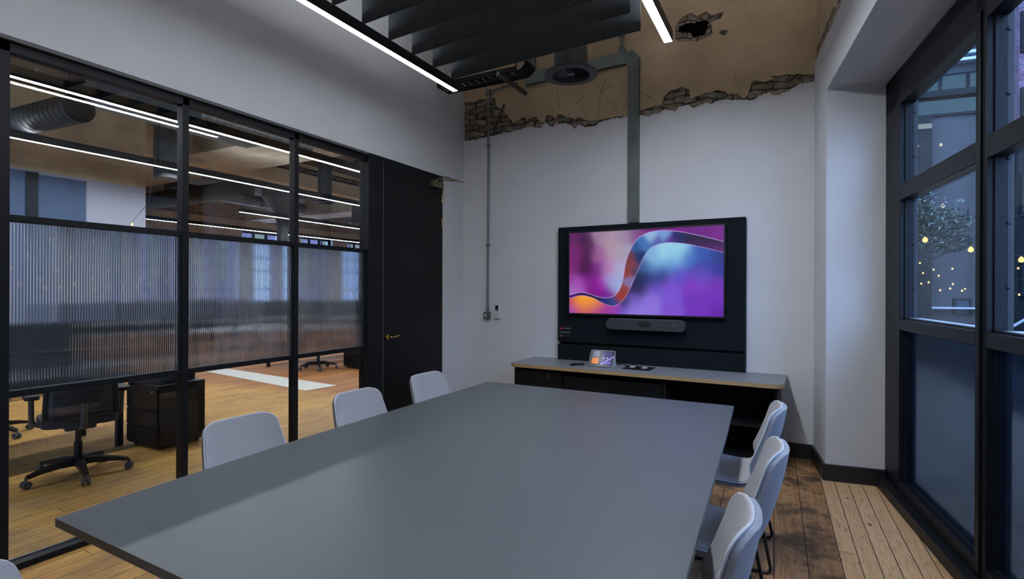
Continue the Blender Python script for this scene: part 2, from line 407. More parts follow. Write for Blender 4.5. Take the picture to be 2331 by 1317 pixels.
# ------------------------------------------------------------------ setting: floor, ceiling, walls
fl = obj('floor', bx(-18, 2.4, -6, 22, -.12, 0), floor_m, kind='structure'); tag(fl, 'old pine floorboards running through the meeting room and office', 'floor')
cl = obj('ceiling', bx(-3.75, 2.4, -2.6, 6.0, CEIL, CEIL+.15), mat('pale soffit', (.62, .60, .56), .85), kind='structure'); tag(cl, 'high pale ceiling above the meeting room', 'ceiling')
wf = obj('wall_front', bx(-3.75, 2.2, -2.25, -2.1, 0, CEIL), paint, kind='structure'); tag(wf, 'painted end wall of the meeting room', 'wall')

# back wall: brick core with a ragged band left bare between two coats
PT = [(1051, 322), (1080, 318), (1110, 311.5), (1125, 309), (1135, 306), (1150, 303), (1160, 301), (1174, 297), (1187, 295.7), (1194, 292), (1207.7, 288), (1218.6, 290), (1231.5, 292), (1235, 285.4), (1241, 279), (1247, 284), (1257, 289.3), (1263.7, 284), (1270, 281.6), (1277.8, 281), (1290.7, 281.6), (1299.7, 285.4), (1308.7, 293), (1313.9, 286.7), (1321.6, 284), (1331.9, 290), (1342, 289), (1357.6, 286), (1364, 279), (1380.8, 273.9), (1398.8, 269.3), (1416.8, 267.4), (1431, 264), (1458, 262), (1473, 264.2), (1486.6, 260.8), (1502, 257), (1513.9, 249.4), (1527.6, 251.7), (1539, 252.8), (1545.8, 243.7), (1568.6, 239), (1577.7, 246), (1589, 241.4), (1605, 234.6), (1618.7, 236.9), (1634.6, 230), (1657.4, 227.8), (1684.7, 226.6), (1707.5, 229), (1718.9, 225.5), (1728, 218.7), (1750.8, 210.7), (1759.9, 217.5), (1773.5, 217.5), (1787, 210.7), (1805.5, 200.5), (1821.4, 191.3), (1837.4, 189), (1853.3, 185.6), (1858, 185)]
BB = [(1053, 232), (1067, 231), (1079, 231.6), (1091, 226), (1106, 224), (1126.8, 220), (1129, 240.7), (1141, 250), (1151.9, 260.5), (1164, 272.6), (1165.5, 280), (1171.6, 277), (1179, 275.7), (1182, 271), (1195.9, 266.6), (1200, 274), (1206.5, 268), (1221.7, 265), (1227.7, 276), (1239, 277.7), (1241.8, 262), (1254.6, 261), (1262, 268.7), (1266, 271), (1267.5, 262), (1277.8, 259), (1285.5, 264.8), (1295.8, 267.4), (1308.7, 271), (1316, 266), (1326.7, 270), (1334.4, 273.8), (1347, 273.8), (1360, 272.6), (1373, 270), (1385.9, 267), (1398.8, 264.8), (1418, 263.5), (1431, 262), (1458, 250.6), (1486.6, 241.5), (1504.8, 237), (1511.6, 218.7), (1523, 207), (1550, 197), (1568.6, 202.7), (1570.8, 223), (1593.6, 216.4), (1627.8, 205), (1650.6, 207), (1657.4, 214), (1677.9, 211.8), (1691.6, 224.4), (1703, 214), (1709.8, 186.8), (1718.9, 182), (1741.7, 184.5), (1762, 180), (1755, 172), (1787, 168.6), (1821.4, 167.4), (1853.3, 167.4), (1858, 167)]
def rag(pts, amp, sd):                      # keeps the traced points, adds finer crumbling between them
    rnd = random.Random(sd); out = []
    for a, b in zip(pts, pts[1:]):
        out.append(a); n = max(1, int(abs(b[0]-a[0])/.02))
        for k in range(1, n):
            t = k/n; out.append((a[0]+(b[0]-a[0])*t, a[1]+(b[1]-a[1])*t+rnd.uniform(-amp, amp)))
    out.append(pts[-1]); return out
ptop = rag([on_back(*p, -.0) for p in PT], .006, 3)
bbot = rag([on_back(*p, -.0) for p in BB], .007, 4)
hole_o = [(600, 270), (640, 200), (700, 150), (760, 125), (820, 160), (870, 130), (920, 110), (960, 150), (1020, 130), (1090, 110), (1060, 180), (1000, 200), (960, 225), (965, 290), (980, 340), (900, 375), (820, 410), (720, 410), (650, 415), (598, 390)]
hole_i = [(635, 255), (700, 225), (760, 215), (850, 200), (930, 190), (905, 260), (880, 330), (780, 345), (750, 300), (640, 300)]
hole_o = [on_back(1400+a/4.39, b/4.39) for a, b in hole_o]; hole_i = [on_back(1400+a/4.39, b/4.39) for a, b in hole_i]
nick = [on_back(1400+a/4.39, b/4.39) for a, b in ((1040, 325), (1060, 300), (1130, 290), (1125, 320), (1090, 355), (1065, 345))]
WLEN = 3.86
def inside(p, poly):
    x, y = p; r = False; j = len(poly)-1
    for i in range(len(poly)):
        xi, yi = poly[i]; xj, yj = poly[j]
        if (yi > y) != (yj > y) and x < (xj-xi)*(y-yi)/(yj-yi)+xi: r = not r
        j = i
    return r
b = BM()
nx, nz = 322, 118; z0, z1 = 2.95, 4.36
rows = []
def rubble(s, z):
    z = z+.03*noise.noise((s*4, z*4, 7)); s = s+.04*noise.noise((s*5, z*5, 9)); row = math.floor(z/.078); ss = s+(.11 if row % 2 else 0)+.02*noise.noise((s*3, z*3, 1)); col = math.floor(ss/.225)
    fz = z/.078-row; fs = ss/.225-col
    e = min(fs, 1-fs)*.225; h = min(fz, 1-fz)*.078; d = min(e, h); m_ = min(1, max(0, d/.014))
    rr = random.Random(row*131+col*17).uniform(-.012, .016)
    f = noise.fractal((s*14, z*14, 3.3), 1.0, 2.1, 5)*.012
    return -.002-(1-m_)*.016-rr*.5+f
for i in range(nz+1):
    z = z0+(z1-z0)*i/nz; row = []
    for k in range(nx+1):
        s = -.02+(WLEN+.02)*k/nx; d = rubble(s, z)+.012
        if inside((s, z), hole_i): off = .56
        elif inside((s, z), hole_o): off = .035+abs(noise.noise((s*9, z*9, 2)))*.05
        else: off = max(.012, .034-d*1.1)
        row.append(b.verts.new((s, off, z)))
    rows.append(row)
for A, B in zip(rows, rows[1:]):
    for k in range(nx): b.faces.new((A[k], A[k+1], B[k+1], B[k]))
box(b, -.02, WLEN, .62, .70, 0, CEIL); box(b, -.02, WLEN, .04, .10, 0, 2.96)
b.faces.ensure_lookup_table()
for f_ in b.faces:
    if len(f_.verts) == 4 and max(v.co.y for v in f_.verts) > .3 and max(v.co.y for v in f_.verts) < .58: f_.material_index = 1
wb = obj('wall_back', b, [rubble_m, mat('cavity painted shade', (.006, .005, .004), .95, spec=.1)], kind='structure', smooth='all', **BW); tag(wb, 'end wall of old brick carrying the television, bare between two coats of plaster', 'wall')  # near-black second material paints the shade deep inside the hole
pb = BM(); prism(pb, [[(-.02, 0)]+[(-.02, ptop[0][1])]+ptop+[(WLEN, ptop[-1][1]), (WLEN, 0)]], -.0, .04)
obj('painted_plaster', pb, paint, wb, label='cool white painted plaster on the lower wall')
pb = BM(); prism(pb, [[(-.02, CEIL), (-.02, bbot[0][1])]+bbot+[(WLEN, bbot[-1][1]), (WLEN, CEIL)], hole_o, nick], .004, .045)
obj('bare_plaster', pb, bare, wb, label='tan unpainted plaster on the upper wall')
pb = BM(); box(pb, -.02, WLEN, .05, .30, 4.36, CEIL); obj('brick_core', pb, rubble_m, wb)
# scaly feather edge of the paint just below the break
pb = BM(); lo = [(s, z-.012-.03*abs(noise.noise((s*6, 1, 0)))) for s, z in ptop]
prism(pb, [ptop+lo[::-1]], -.006, .01); obj('plaster_lip', pb, paint, wb)
# cracks
cracks = [[(1345, 165), (1352, 180), (1366, 204), (1370, 210)], [(1378, 178), (1374, 192), (1369, 205), (1366, 225), (1362, 245), (1361, 266)], [(1370, 211), (1376, 205), (1383, 194), (1390, 191), (1393, 196), (1388, 199)], [(1370, 210), (1385, 226), (1397, 240), (1406, 257)], [(1268, 205), (1270, 225), (1274, 245)], [(1329, 217), (1326, 223), (1316, 229), (1310, 235)], [(1458, 208), (1475, 218), (1492, 230)], [(1676, 160), (1674, 178), (1680, 200), (1690, 216)]]
cb = BM()
for cr in cracks:
    P = [on_back(*p) for p in cr]
    for (a, b_), (c, d) in zip(P, P[1:]):
        dx, dz = c-a, d-b_; l = math.hypot(dx, dz) or 1; nx_, nz_ = -dz/l*.0022, dx/l*.0022
        prism(cb, [[(a-nx_, b_-nz_), (c-nx_, d-nz_), (c+nx_, d+nz_), (a+nx_, b_+nz_)]], .001, .006)
obj('crack', cb, mat('crack filling', (.19, .135, .09), .9), wb)

# baseboards
bb_m = mat('black baseboard', (.011, .013, .016), .4)
o = obj('baseboard_back', bx(.0, WLEN-.02, -.022, .0, 0, .13), bb_m, kind='structure', bev=.003, **BW); tag(o, 'black baseboard along the television wall', 'baseboard')
b = BM(); box(b, -.55, .0, -.022, 0, 0, .13); box(b, -.0, .022, -.022, .40, 0, .13)
o = obj('baseboard_right', b, bb_m, kind='structure', bev=.003, **WD); tag(o, 'black baseboard round the white pier by the window', 'baseboard')

# right wall with the window opening (x = along towards the camera, y = outwards)
WT = 4.05                                  # far jamb of the opening
WB2 = 7.3
b = BM()
box(b, -.58, 0, 0, .60, 0, 3.55); box(b, 0, WT, 0, .60, 3.10, 3.55)
box(b, WT, WB2, 0, .60, 0, 3.55)
wr = obj('wall_right', b, paint, kind='structure', **WD); tag(wr, 'white painted window wall with a deep reveal', 'wall')
b = BM(); box(b, -.58, WB2, .02, .60, 3.5, CEIL)
for k in range(90):
    s = -.55+k*.085; box(b, s, s+.085, -.0-.004*(k % 3), .03, 3.53, 3.545+.05*abs(noise.noise((s*2.3, 0, 5))))
obj('bare_plaster', b, bare, wr, label='tan unpainted plaster above the window')
b = BM()
rnd = random.Random(5)
for k in range(60):
    s = -.5+k*.12; hh = .05+.06*rnd.random(); box(b, s, s+.11, .005, .05, 3.55, 3.55+hh)
obj('brick_edge', b, rubble_m, wr, bev=.01)

# ------------------------------------------------------------------ glazed partition, left wall and door
b = BM(); box(b, -3.75, -3.63, -2.1, 5.60, 2.82, CEIL); box(b, -3.75, -3.63, 5.115, 5.60, 0, 2.83)
wl = obj('wall_left', b, paint, kind='structure'); tag(wl, 'white painted wall above the glazed partition', 'wall')
o = obj('trim_1', bx(-3.75, -3.632, -2.1, 3.93, 2.80, 2.8195), frame_grey, kind='structure'); tag(o, 'slim grey trim along the top of the glazed partition', 'trim')
posts = [-1.50, -.59, .32, 1.19, 2.153, 3.066]
pw_ = .022
win = thing('window_1', 'black framed glazed partition between the meeting room and the office', 'partition', (0, 0, 0), kind='structure')
GX0, GX1 = -3.72, -3.66
edges = []
for i, v in enumerate(posts):
    h = .045 if abs(v-1.19) < .01 else pw_
    edges.append((v-h, v+h)); obj('post', bx(GX0-.005, GX1, v-h, v+h, 0.0, 2.80), black, win, bev=.002)
edges.append((3.88, 3.93))
obj('head_rail', bx(GX0-.005, GX1, -2.1, 3.93, 2.745, 2.80), black, win, bev=.002)
obj('floor_track', bx(GX0-.005, GX1+.02, -2.1, 3.93, 0, .035), black, win, bev=.002)
obj('track_lip', bx(GX0+.006, GX0+.016, -2.1, 3.93, .035, .045), silver, win, label='silver glazing lip')
for (a, c), (d, e) in zip(edges, edges[1:]):
    for z in (1.872, .935): obj('transom', bx(GX0, GX1-.005, c, d, z-.018, z+.018), black, win, bev=.002)
    obj('glass_pane', bx(-3.695, -3.685, c, d, 1.89, 2.745), glass, win)
    obj('glass_pane', bx(-3.695, -3.685, c, d, .045, .917), glass, win)
    # reeded middle pane
    b = BM(); n = max(3, int(round((d-c)/.0137))); P = []; sg = 6
    for k in range(n):
        for j in range(sg):
            t = (j+.0)/sg; P.append((c+(k+t)*(d-c)/n, -.0021*math.sin(PI*t)))
    P.append((d, 0))
    F = [(b.verts.new((-3.690-q, y, .953)), b.verts.new((-3.690-q, y, 1.854))) for y, q in P]
    G = [(b.verts.new((-3.697, y, .953)), b.verts.new((-3.697, y, 1.854))) for y in (c, d)]
    for A, B in zip(F, F[1:]): b.faces.new((A[0], B[0], B[1], A[1]))
    b.faces.new((G[0][0], G[0][1], G[1][1], G[1][0]))
    b.faces.new([f[1] for f in F]+[G[1][1], G[0][1]]); b.faces.new([f[0] for f in F][::-1]+[G[0][0], G[1][0]][::1])
    b.faces.new((F[0][0], F[0][1], G[0][1], G[0][0])); b.faces.new((F[-1][1], F[-1][0], G[1][0], G[1][1]))
    o = obj('reeded_pane', b, reeded, win, label='vertically ribbed obscure glass')

dr = thing('door_1', 'tall black door with brass lever handle and brass closer', 'door', (-3.69, 4.0, 0), kind='structure')
D = lambda a, b_, c, d, e, f: bx(a+3.69, b_+3.69, c-4.0, d-4.0, e, f)
b = BM(); box(b, -.06, .06, -.12, .085, 0, 2.815); box(b, -.06, .06, .085, 1.11, 2.775, 2.815); obj('door_frame', b, black, dr, bev=.003)
obj('door_leaf', bx(-.01, .052, .10, 1.112, .008, 2.768), door_black, dr, bev=.002)
obj('edge_bead', bx(.052, .0545, .0955, .0985, .01, 2.768), mat('pale bead', (.30, .30, .30), .4, .5), dr, label='thin pale edge line')
hd = BM(); cyl(hd, (.052, .155, 1.02), (.066, .155, 1.02), .026, 24); cyl(hd, (.06, .155, 1.02), (.105, .155, 1.02), .009, 12)
hd_o = obj('door_handle', hd, brass, dr, smooth=True)
hb = BM(); tube(hb, arc_pts([(.085, .155, 1.02), (.107, .155, 1.02), (.112, .19, 1.018), (.108, .28, 1.028)], .02), .0085, 10); obj('lever', hb, brass, hd_o, smooth=True)
for z in (2.56, 2.27, 1.27):
    b = BM(); cyl(b, (.056, 1.100, z-.05), (.056, 1.100, z+.05), .0075, 12); obj('hinge', b, brass, dr, smooth=True)
ob = obj('door_closer', bx(.052, .10, .86, 1.07, 2.665, 2.735), brass_dull, dr, bev=.004)
b = BM(); cyl(b, (.076, .96, 2.735), (.076, .96, 2.76), .012); box(b, .070, .084, .955, .975, 2.752, 2.762)
tube(b, [(.076, .96, 2.758), (.16, 1.12, 2.762), (.235, 1.15, 2.768)], .007, 6); tube(b, [(.235, 1.15, 2.768), (.06, 1.02, 2.79)], .006, 6); obj('closer_arm', b, brass_dull, ob)

# ------------------------------------------------------------------ the big window
wi = thing('window_2', 'tall black steel window with clear upper panes and obscure lower panes', 'window', tuple(WNO), WNA, kind='structure')
H0 = 3.085
TM = [(0.0, .33), (1.497, 1.612), (2.66, 2.775), (3.72, 4.05)]
for a, c in TM:
    b = BM(); box(b, a, c, 0, .085, 0.0, H0)
    if a > .1 and a < 3.5:
        box(b, a+.035, a+.075, -.012, 0, 0.10, H0-.2)
    obj('mullion', b, black, wi, bev=.004)
obj('head_frame', bx(0, 4.05, 0, .09, 2.83, H0), black, wi, bev=.004)
b = BM(); box(b, 0, 4.05, -.06, .09, 0, .075); box(b, .0, 4.05, .0, .12, .075, .15); obj('sill', b, black, wi, bev=.004)
gaps = [(.33, 1.497), (1.612, 2.66), (2.775, 3.72)]
for a, c in gaps:
    for zz in ((2.145, 2.255), (1.225, 1.30)):
        b = BM(); box(b, a, c, 0.0, .075, *zz); box(b, a, c, .075, .12, zz[0]+.02, zz[1]-.02)
        obj('transom', b, black, wi, bev=.004)
    for zz, mm in (((2.255, 2.83), glass_win), ((1.30, 2.145), glass_win)):
        obj('glass_pane', bx(a, c, .050, .058, *zz), mm, wi)
    obj('obscure_pane', bx(a, c, .050, .058, .15, 1.225), frosted, wi, label='obscure ribbed blue glass')
    # inner glazing beads
    b = BM()
    for zz in ((2.255, 2.83), (1.30, 2.145), (.15, 1.225)):
        box(b, a, a+.012, .03, .05, *zz); box(b, c-.02, c, .03, .05, *zz); box(b, a, c, .03, .05, zz[0], zz[0]+.012)
    obj('glazing_bead', b, frame_grey if False else black, wi)
    b = BM(); box(b, a+.02, c-.02, .06, .13, 1.300, 1.312); obj('outer_sill', b, mat('pale lead sill', (.42, .46, .50), .45, noise_amt=.4, noise_scale=20), wi, label='pale weathered outer sill')
    # riveted stanchion flange just outside the glass
    b = BM(); box(b, a-.05, a-.002, .062, .108, .1, 3.2)
    for k in range(10):
        z = .28+.31*k; n0 = len(b.verts); lathe(b, [(.011, 0), (.010, .005), (.005, .009)], (0, 0, 0), 10, 'x'); b.verts.ensure_lookup_table()
        for v in b.verts[n0:]: v.co = (v.co.x+a-.002, v.co.y+.086, v.co.z+z)
    obj('stanchion', b, steel_blue, wi, label='riveted blue grey steel flange just outside the glass')

# ------------------------------------------------------------------ ceiling pendants and baffles
def pendant(u, v0, v1, z, label, group=None, w_=.066, h=.085, m=None, m2=None, name='linear_pendant_light', cut=4.7):
    t = thing(name, label, 'light', (u, v1, z), 0, group)
    L_ = v0-v1
    b = BM(); hw = w_/2
    box(b, -hw, -hw+.003, L_, 0, 0, h); box(b, hw-.003, hw, L_, 0, 0, h); box(b, -hw+.003, hw-.003, L_, 0, .012, h-.008)
    box(b, -hw+.003, hw-.003, -.003, 0, 0, h); box(b, -hw+.003, hw-.003, L_, L_+.003, 0, h)
    obj('housing', b, plastic_black, t)
    obj('diffuser', bx(-hw+.004, hw-.004, L_+.004, -.004, .003, .011), m or lamp_m, t, label='lit white diffuser')
    if m2: obj('upper_diffuser', bx(-hw+.012, hw-.012, L_+.1, -.1, h-.007, h-.002), m2, t, label='lit upward diffuser')
    n = max(2, int(abs(L_)/1.6)+1)
    for k in range(n):
        y = -.22+(L_+.5)*k/(n-1)
        b = BM(); cyl(b, (0, y, h), (0, y, h+.05), .007, 8, .003); cyl(b, (0, y, h+.05), (0, y, cut-z), .0014, 5); obj('suspension_wire', b, silver, t)
    return t
pendant(-2.922, .3, 4.32, 3.43, 'lit black linear pendant on the partition side of the felt baffles', 'pendants over the table', m=lamp_m, m2=lamp_up_m)
pendant(-.872, .3, 4.228, 3.43, 'lit black linear pendant on the window side of the felt baffles', 'pendants over the table', m=lamp_r, m2=lamp_up_r)
ords = ['nearest the air diffuser, lowest in view', 'second from the air diffuser', 'third from the air diffuser', 'fourth from the air diffuser', 'fifth from the air diffuser', 'farthest from the air diffuser, at the top edge']
for i in range(6):
    v = 4.114-.290*i
    b = BM(); box(b, 0, 1.805, -.006, .006, 0, .28)
    o = obj('acoustic_baffle', b, felt, loc=(-2.832, v, 3.46), rot=(0, 0, R(-3.8)), bev=.003)
    tag(o, 'charcoal felt ceiling baffle %s' % ords[i], 'baffle', 'felt baffles between the pendants')
    for x in (.25, 1.55): obj('suspension_wire', cyl(BM(), (x, 0, .28), (x, 0, 1.28), .0014, 5), silver, o)

face_m = mat('dark diffuser plate', (.018, .022, .030), .45, .1)
# round air diffuser hanging near the back wall
def diffuser(c, label, d=.485, h=.9, duct=.30, group='round ceiling air diffusers'):
    t = thing('air_diffuser', label, 'air vent', c, 0, group); rr = d/2
    b = BM(); lathe(b, [(rr*.70, .0), (rr*.99, .004), (rr, .010), (rr*.98, .016), (rr*.72, .05), (duct/2, .07), (duct/2, .05), (rr*.69, .02), (rr*.70, .0)], seg=48, cap=False); obj('face_plate', b, face_m, t, smooth=True)
    b = BM(); cyl(b, (0, 0, .06), (0, 0, h), duct/2, 32); obj('duct', b, duct_m, t, smooth=True)
    b = BM(); lathe(b, [(.01, .012), (rr*.13, .012), (rr*.13, .03), (.01, .035)], seg=20)
    for k in range(12):
        a = 2*PI*k/12; p0 = Vector((rr*.10*cos(a), rr*.10*sin(a), .018)); p1 = Vector((rr*.70*cos(a+.25), rr*.70*sin(a+.25), .018)); q = Vector((-sin(a), cos(a), 0))*.008
        vs = [b.verts.new(p0-q*.4), b.verts.new(p1-q), b.verts.new(p1+q+Vector((0, 0, .02))), b.verts.new(p0+q*.4+Vector((0, 0, .02)))]; b.faces.new(vs)
    obj('swirl_grille', b, mat('diffuser blade', (.09, .10, .115), .5), t)
    b = BM(); cyl(b, (0, 0, .035), (0, 0, .045), rr*.70, 32); obj('dark_core', b, mat('duct void', (.004, .004, .004), .9), t)
    return t
diffuser((-1.79, 4.49, 3.435), 'dark round swirl air diffuser on a black duct above the television')

# ------------------------------------------------------------------ things on the back wall
def bwt(name, label, cat, s, off, z, group=None): return thing(name, label, cat, bw(s, off, z), BWA, group)
def S_(u): return (u+3.63)/cos(BWA)
# galvanised cable trunking
t = bwt('cable_trunking', 'galvanised steel trunking rising from the television board and turning left', 'trunking', S_(-1.473), 0, 2.2)
b = BM(); box(b, -.056, .056, -.055, 0, 0.0, 1.60); obj('vertical_run', b, galv, t, bev=.002)
b = BM(); prism(b, [[(-.058, 1.60), (.058, 1.60), (.058, 1.70), (-.0, 1.775), (-.075, 1.775), (-.075, 1.66)]], -.058, 0); obj('corner_piece', b, galv, t, bev=.002)
b = BM(); box(b, -1.27, -.075, -.055, 0, 1.655, 1.785); obj('horizontal_run', b, galv, t, bev=.002)
for x, z in ((-.03, 1.55), (.03, 1.56), (-.02, 1.73), (-.95, 1.69), (-.95, 1.755), (0, .1)):
    obj('screw', cyl(BM(), (x, -.061, z), (x, -.05, z), .007, 10), mat('dull screw', (.09, .09, .08), .5, .6), t)
b = BM(); box(b, -.03, .03, -.05, -.005, -.05, 0.0); obj('cable_end', b, plastic_black, t)
# thin conduit above the trunking with a round fitting
t = bwt('pipe_fitting', 'old steel pipe end with round boss above the trunking corner', 'pipe', S_(-1.606), 0, 4.02)
b = BM(); cyl(b, (0, -.03, 0.0), (0, 0, 0), .036, 20); cyl(b, (0, -.03, .02), (0, -.03, .32), .013, 10); cyl(b, (-.03, -.03, .135), (.03, -.03, .135), .01, 8); obj('pipe', b, galv, t, smooth=True)
# conduit down to the switch box
t = bwt('wall_conduit', 'slim grey conduit running down the wall to a small switch box', 'conduit', S_(-3.255), 0, 1.235)
b = BM(); tube(b, arc_pts([(.0, -.02, 0), (.0, -.02, 2.14), (.012, -.035, 2.22), (.012, -.035, 2.62)], .02), .0125, 12); obj('tube', b, conduit_m, t, smooth=True)
for z in (.80, 2.0): obj('saddle_clip', bx(-.026, .026, -.036, 0, z-.009, z+.009), conduit_m, t, bev=.003)
b = BM(); box(b, -.022, .034, -.06, -.005, 2.60, 2.66); cyl(b, (.034, -.035, 2.63), (.36, -.035, 2.68), .0125, 10); cyl(b, (.36, -.055, 2.67), (.36, -.0, 2.67), .036, 16); obj('upper_branch', b, conduit_m, t)
b = BM(); cyl(b, (0, -.02, -.03), (0, -.02, .05), .016, 12); obj('gland', b, conduit_m, t, smooth=True)
b = BM(); box(b, -.048, .036, -.045, 0, -.085, 0.0); bo = obj('switch_box', b, box_grey, t, bev=.006)
obj('rocker', bx(-.026, -.007, -.05, -.04, -.058, -.022), white_plastic, bo, bev=.001)
# wall controller
t = bwt('wall_thermostat', 'small white wall controller with dark screen beside the switch box', 'thermostat', S_(-3.122), 0, 1.155)
obj('body', bx(-.034, .034, -.026, 0, 0, .172), white_plastic, t, bev=.006)
obj('screen', bx(-.024, .018, -.0275, -.025, .095, .160), mat('lcd', (.02, .022, .025), .2), t)
b = BM()
for k in range(3): box(b, -.018+.012*k, -.011+.012*k, -.0285, -.027, .100, .108)
obj('button', b, white_plastic, t)
# dark hanging strip on the rubble
b = BM(); P0 = on_back(1150, 238); P1 = on_back(1124, 303); tube(b, [(P1[0], -.012, P1[1]), (P0[0], -.03, P0[1])], .011, 8)
o = obj('iron_strap', b, rod_black, loc=tuple(BWO), rot=(0, 0, BWA)); tag(o, 'short black iron bar leaning on the bare brick in the corner', 'iron bar')
# perforated cable tray in the corner
t = thing('cable_tray', 'black perforated cable tray in the corner beyond the pendant', 'cable tray', (-3.60, 5.06, 3.80))
W_, Lg = .235, 1.02
b = BM(); vs = []; nX, nY = 34, 9
for i in range(nX+1): vs.append([b.verts.new((Lg*i/nX, -W_/2+W_*j/nY, 0)) for j in range(nY+1)])
for i in range(nX):
    for j in range(nY):
        if (i % 3 == 1) and (j % 2 == 1): 
            continue
        b.faces.new((vs[i][j], vs[i+1][j], vs[i+1][j+1], vs[i][j+1]))
o = obj('perforated_base', b, black_mat, t); md = o.modifiers.new('thick', 'SOLIDIFY'); md.thickness = .002
b = BM(); box(b, 0, Lg, -W_/2-.002, -W_/2, 0, .05); box(b, 0, Lg, W_/2, W_/2+.002, 0, .05); obj('side_flange', b, black_mat, t)
b = BM(); box(b, -.0, Lg-.12, -.002, .002, -.004, 0.002); obj('centre_rib', b, silver, t)
b = BM(); prism(b, [[(Lg, 0)]+[(Lg+.10*sin(R(a)), .10-.10*cos(R(a))) for a in range(0, 91, 10)]+[(Lg+.098, .1)]+[(Lg+.098*sin(R(a)), .102-.10*cos(R(a))) for a in range(80, -1, -10)]], -W_/2, W_/2); obj('curved_end', b, black_mat, t)
b = BM(); box(b, .82, .86, -W_/2-.08, .46, -.045, -.005)
obj('support_channel', b, galv, t, bev=.003)
b = BM(); cyl(b, (.70, -.06, -.0), (.70, -.06, .9), .005, 8); cyl(b, (.84, .1, -.05), (.84, .1, .9), .005, 8); obj('threaded_rod', b, silver, t)
# vertical conduits behind the baffles
for u, r_, lab in ((-3.19, .015, 'thin vertical conduit nearest the corner above the cable tray'), (-2.87, .008, 'thin dark cable dropping behind the cable tray'), (-2.70, .022, 'thicker pale vertical conduit above the end of the cable tray'), (-2.63, .009, 'thin cable beside the thicker pale conduit')):
    b = BM(); cyl(b, (0, -.03, 0), (0, -.03, CEIL-3.98), r_, 10)
    o = obj('wall_pipe', b, galv if r_ > .01 else rod_black, loc=bw(S_(u), 0, 3.98), rot=(0, 0, BWA), smooth=True); tag(o, lab, 'pipe')

# television board
t = bwt('media_board', 'large charcoal fabric board behind the television above the credenza', 'display board', S_(-1.357), 0, .727)
b = BM(); box(b, -.955, .955, -.065, -.012, .205, 1.462); obj('upper_panel', b, fabric_dark, t, bev=.004)
b = BM(); box(b, -.955, .955, -.065, -.012, 0.0, .178); obj('lower_panel', b, fabric_dark, t, bev=.004)
b = BM(); box(b, -.945, .962, -.012, 0, 0, 1.455); obj('backing', b, mat('aluminium edge', (.25, .27, .29), .4, .6), t)
obj('groove_strip', bx(-.95, .95, -.02, -.012, .178, .205), black_mat, t)
t = bwt('television', 'large flat television showing a purple and blue wave picture', 'television', S_(-1.368), -.065, 1.235)
TW, TH_ = 1.60, .895
b = BM(); box(b, -TW/2, TW/2, -.050, -.012, 0, TH_); obj('case', b, mat('tv black', (.010, .011, .013), .3), t, bev=.004)
b = BM(); box(b, -.4, .4, -.014, .0, .25, .65); obj('wall_mount', b, black_mat, t)

# ---- picture on the screen
def catmull(P, n=24):
    out = []; P = [np.array(p, float) for p in P]; P = [2*P[0]-P[1]]+P+[2*P[-1]-P[-2]]
    for i in range(1, len(P)-2):
        for k in range(n):
            t = k/n; a, b_, c, d = P[i-1], P[i], P[i+1], P[i+2]
            out.append(.5*((2*b_)+(-a+c)*t+(2*a-5*b_+4*c-d)*t*t+(-a+3*b_-3*c+d)*t**3))
    out.append(P[-2]); return np.array(out)
def scr(p):                                # measured in the enlarged photo -> 0..1 screen coordinates, y down
    x, y = p; xn = (x-144)/1196.
    yt = 178-53*xn; yb = 806+26*xn; yy = (y-yt)/(yb-yt)
    f = 1+.133*xn; xx = xn*1.133/(1+.133*xn) if False else xn/(1+.133*(1-xn))*1.0
    return (xx+.0, yy)
def scr_x(xn): return xn
UC = catmull([scr(p) for p in [(145, 665), (250, 645), (330, 655), (420, 680), (500, 688), (565, 668), (612, 610), (638, 520), (655, 420), (685, 330), (740, 235), (820, 180), (930, 160), (1060, 170), (1200, 205), (1340, 250)]])
LC = catmull([scr(p) for p in [(145, 692), (260, 670), (370, 688), (460, 728), (550, 752), (620, 722), (680, 640), (730, 530), (772, 430), (815, 340), (870, 285), (960, 256), (1080, 262), (1200, 290), (1340, 335)]])
def hexl(c): return [((v/255)/12.92 if v/255 <= .04045 else ((v/255+.055)/1.055)**2.4) for v in c]
def ctrl(L_): return np.array([[*scr(p)] for p, c in L_]), np.array([hexl(c) for p, c in L_])
above = ctrl([((160, 190), (95, 25, 90)), ((300, 220), (70, 25, 75)), ((430, 180), (150, 120, 150)), ((520, 240), (165, 140, 160)), ((650, 200), (150, 130, 160)), ((740, 180), (120, 70, 130)), ((190, 330), (110, 30, 105)), ((330, 330), (75, 15, 75)), ((430, 340), (150, 95, 150)), ((560, 330), (170, 145, 165)), ((640, 330), (160, 150, 175)), ((170, 440), (115, 30, 110)), ((300, 450), (70, 10, 70)), ((420, 460), (110, 20, 120)), ((500, 450), (175, 120, 175)), ((600, 470), (165, 160, 200)), ((170, 560), (140, 60, 150)), ((230, 600), (165, 80, 185)), ((330, 560), (120, 20, 130)), ((440, 600), (150, 20, 160)), ((540, 560), (150, 140, 200)), ((590, 580), (150, 170, 215)), ((400, 655), (115, 10, 120)), ((500, 660), (110, 20, 140)), ((850, 150), (110, 10, 115)), ((1000, 140), (115, 15, 125)), ((1200, 150), (100, 10, 125)), ((1320, 200), (110, 15, 130)), ((160, 640), (150, 110, 185))])
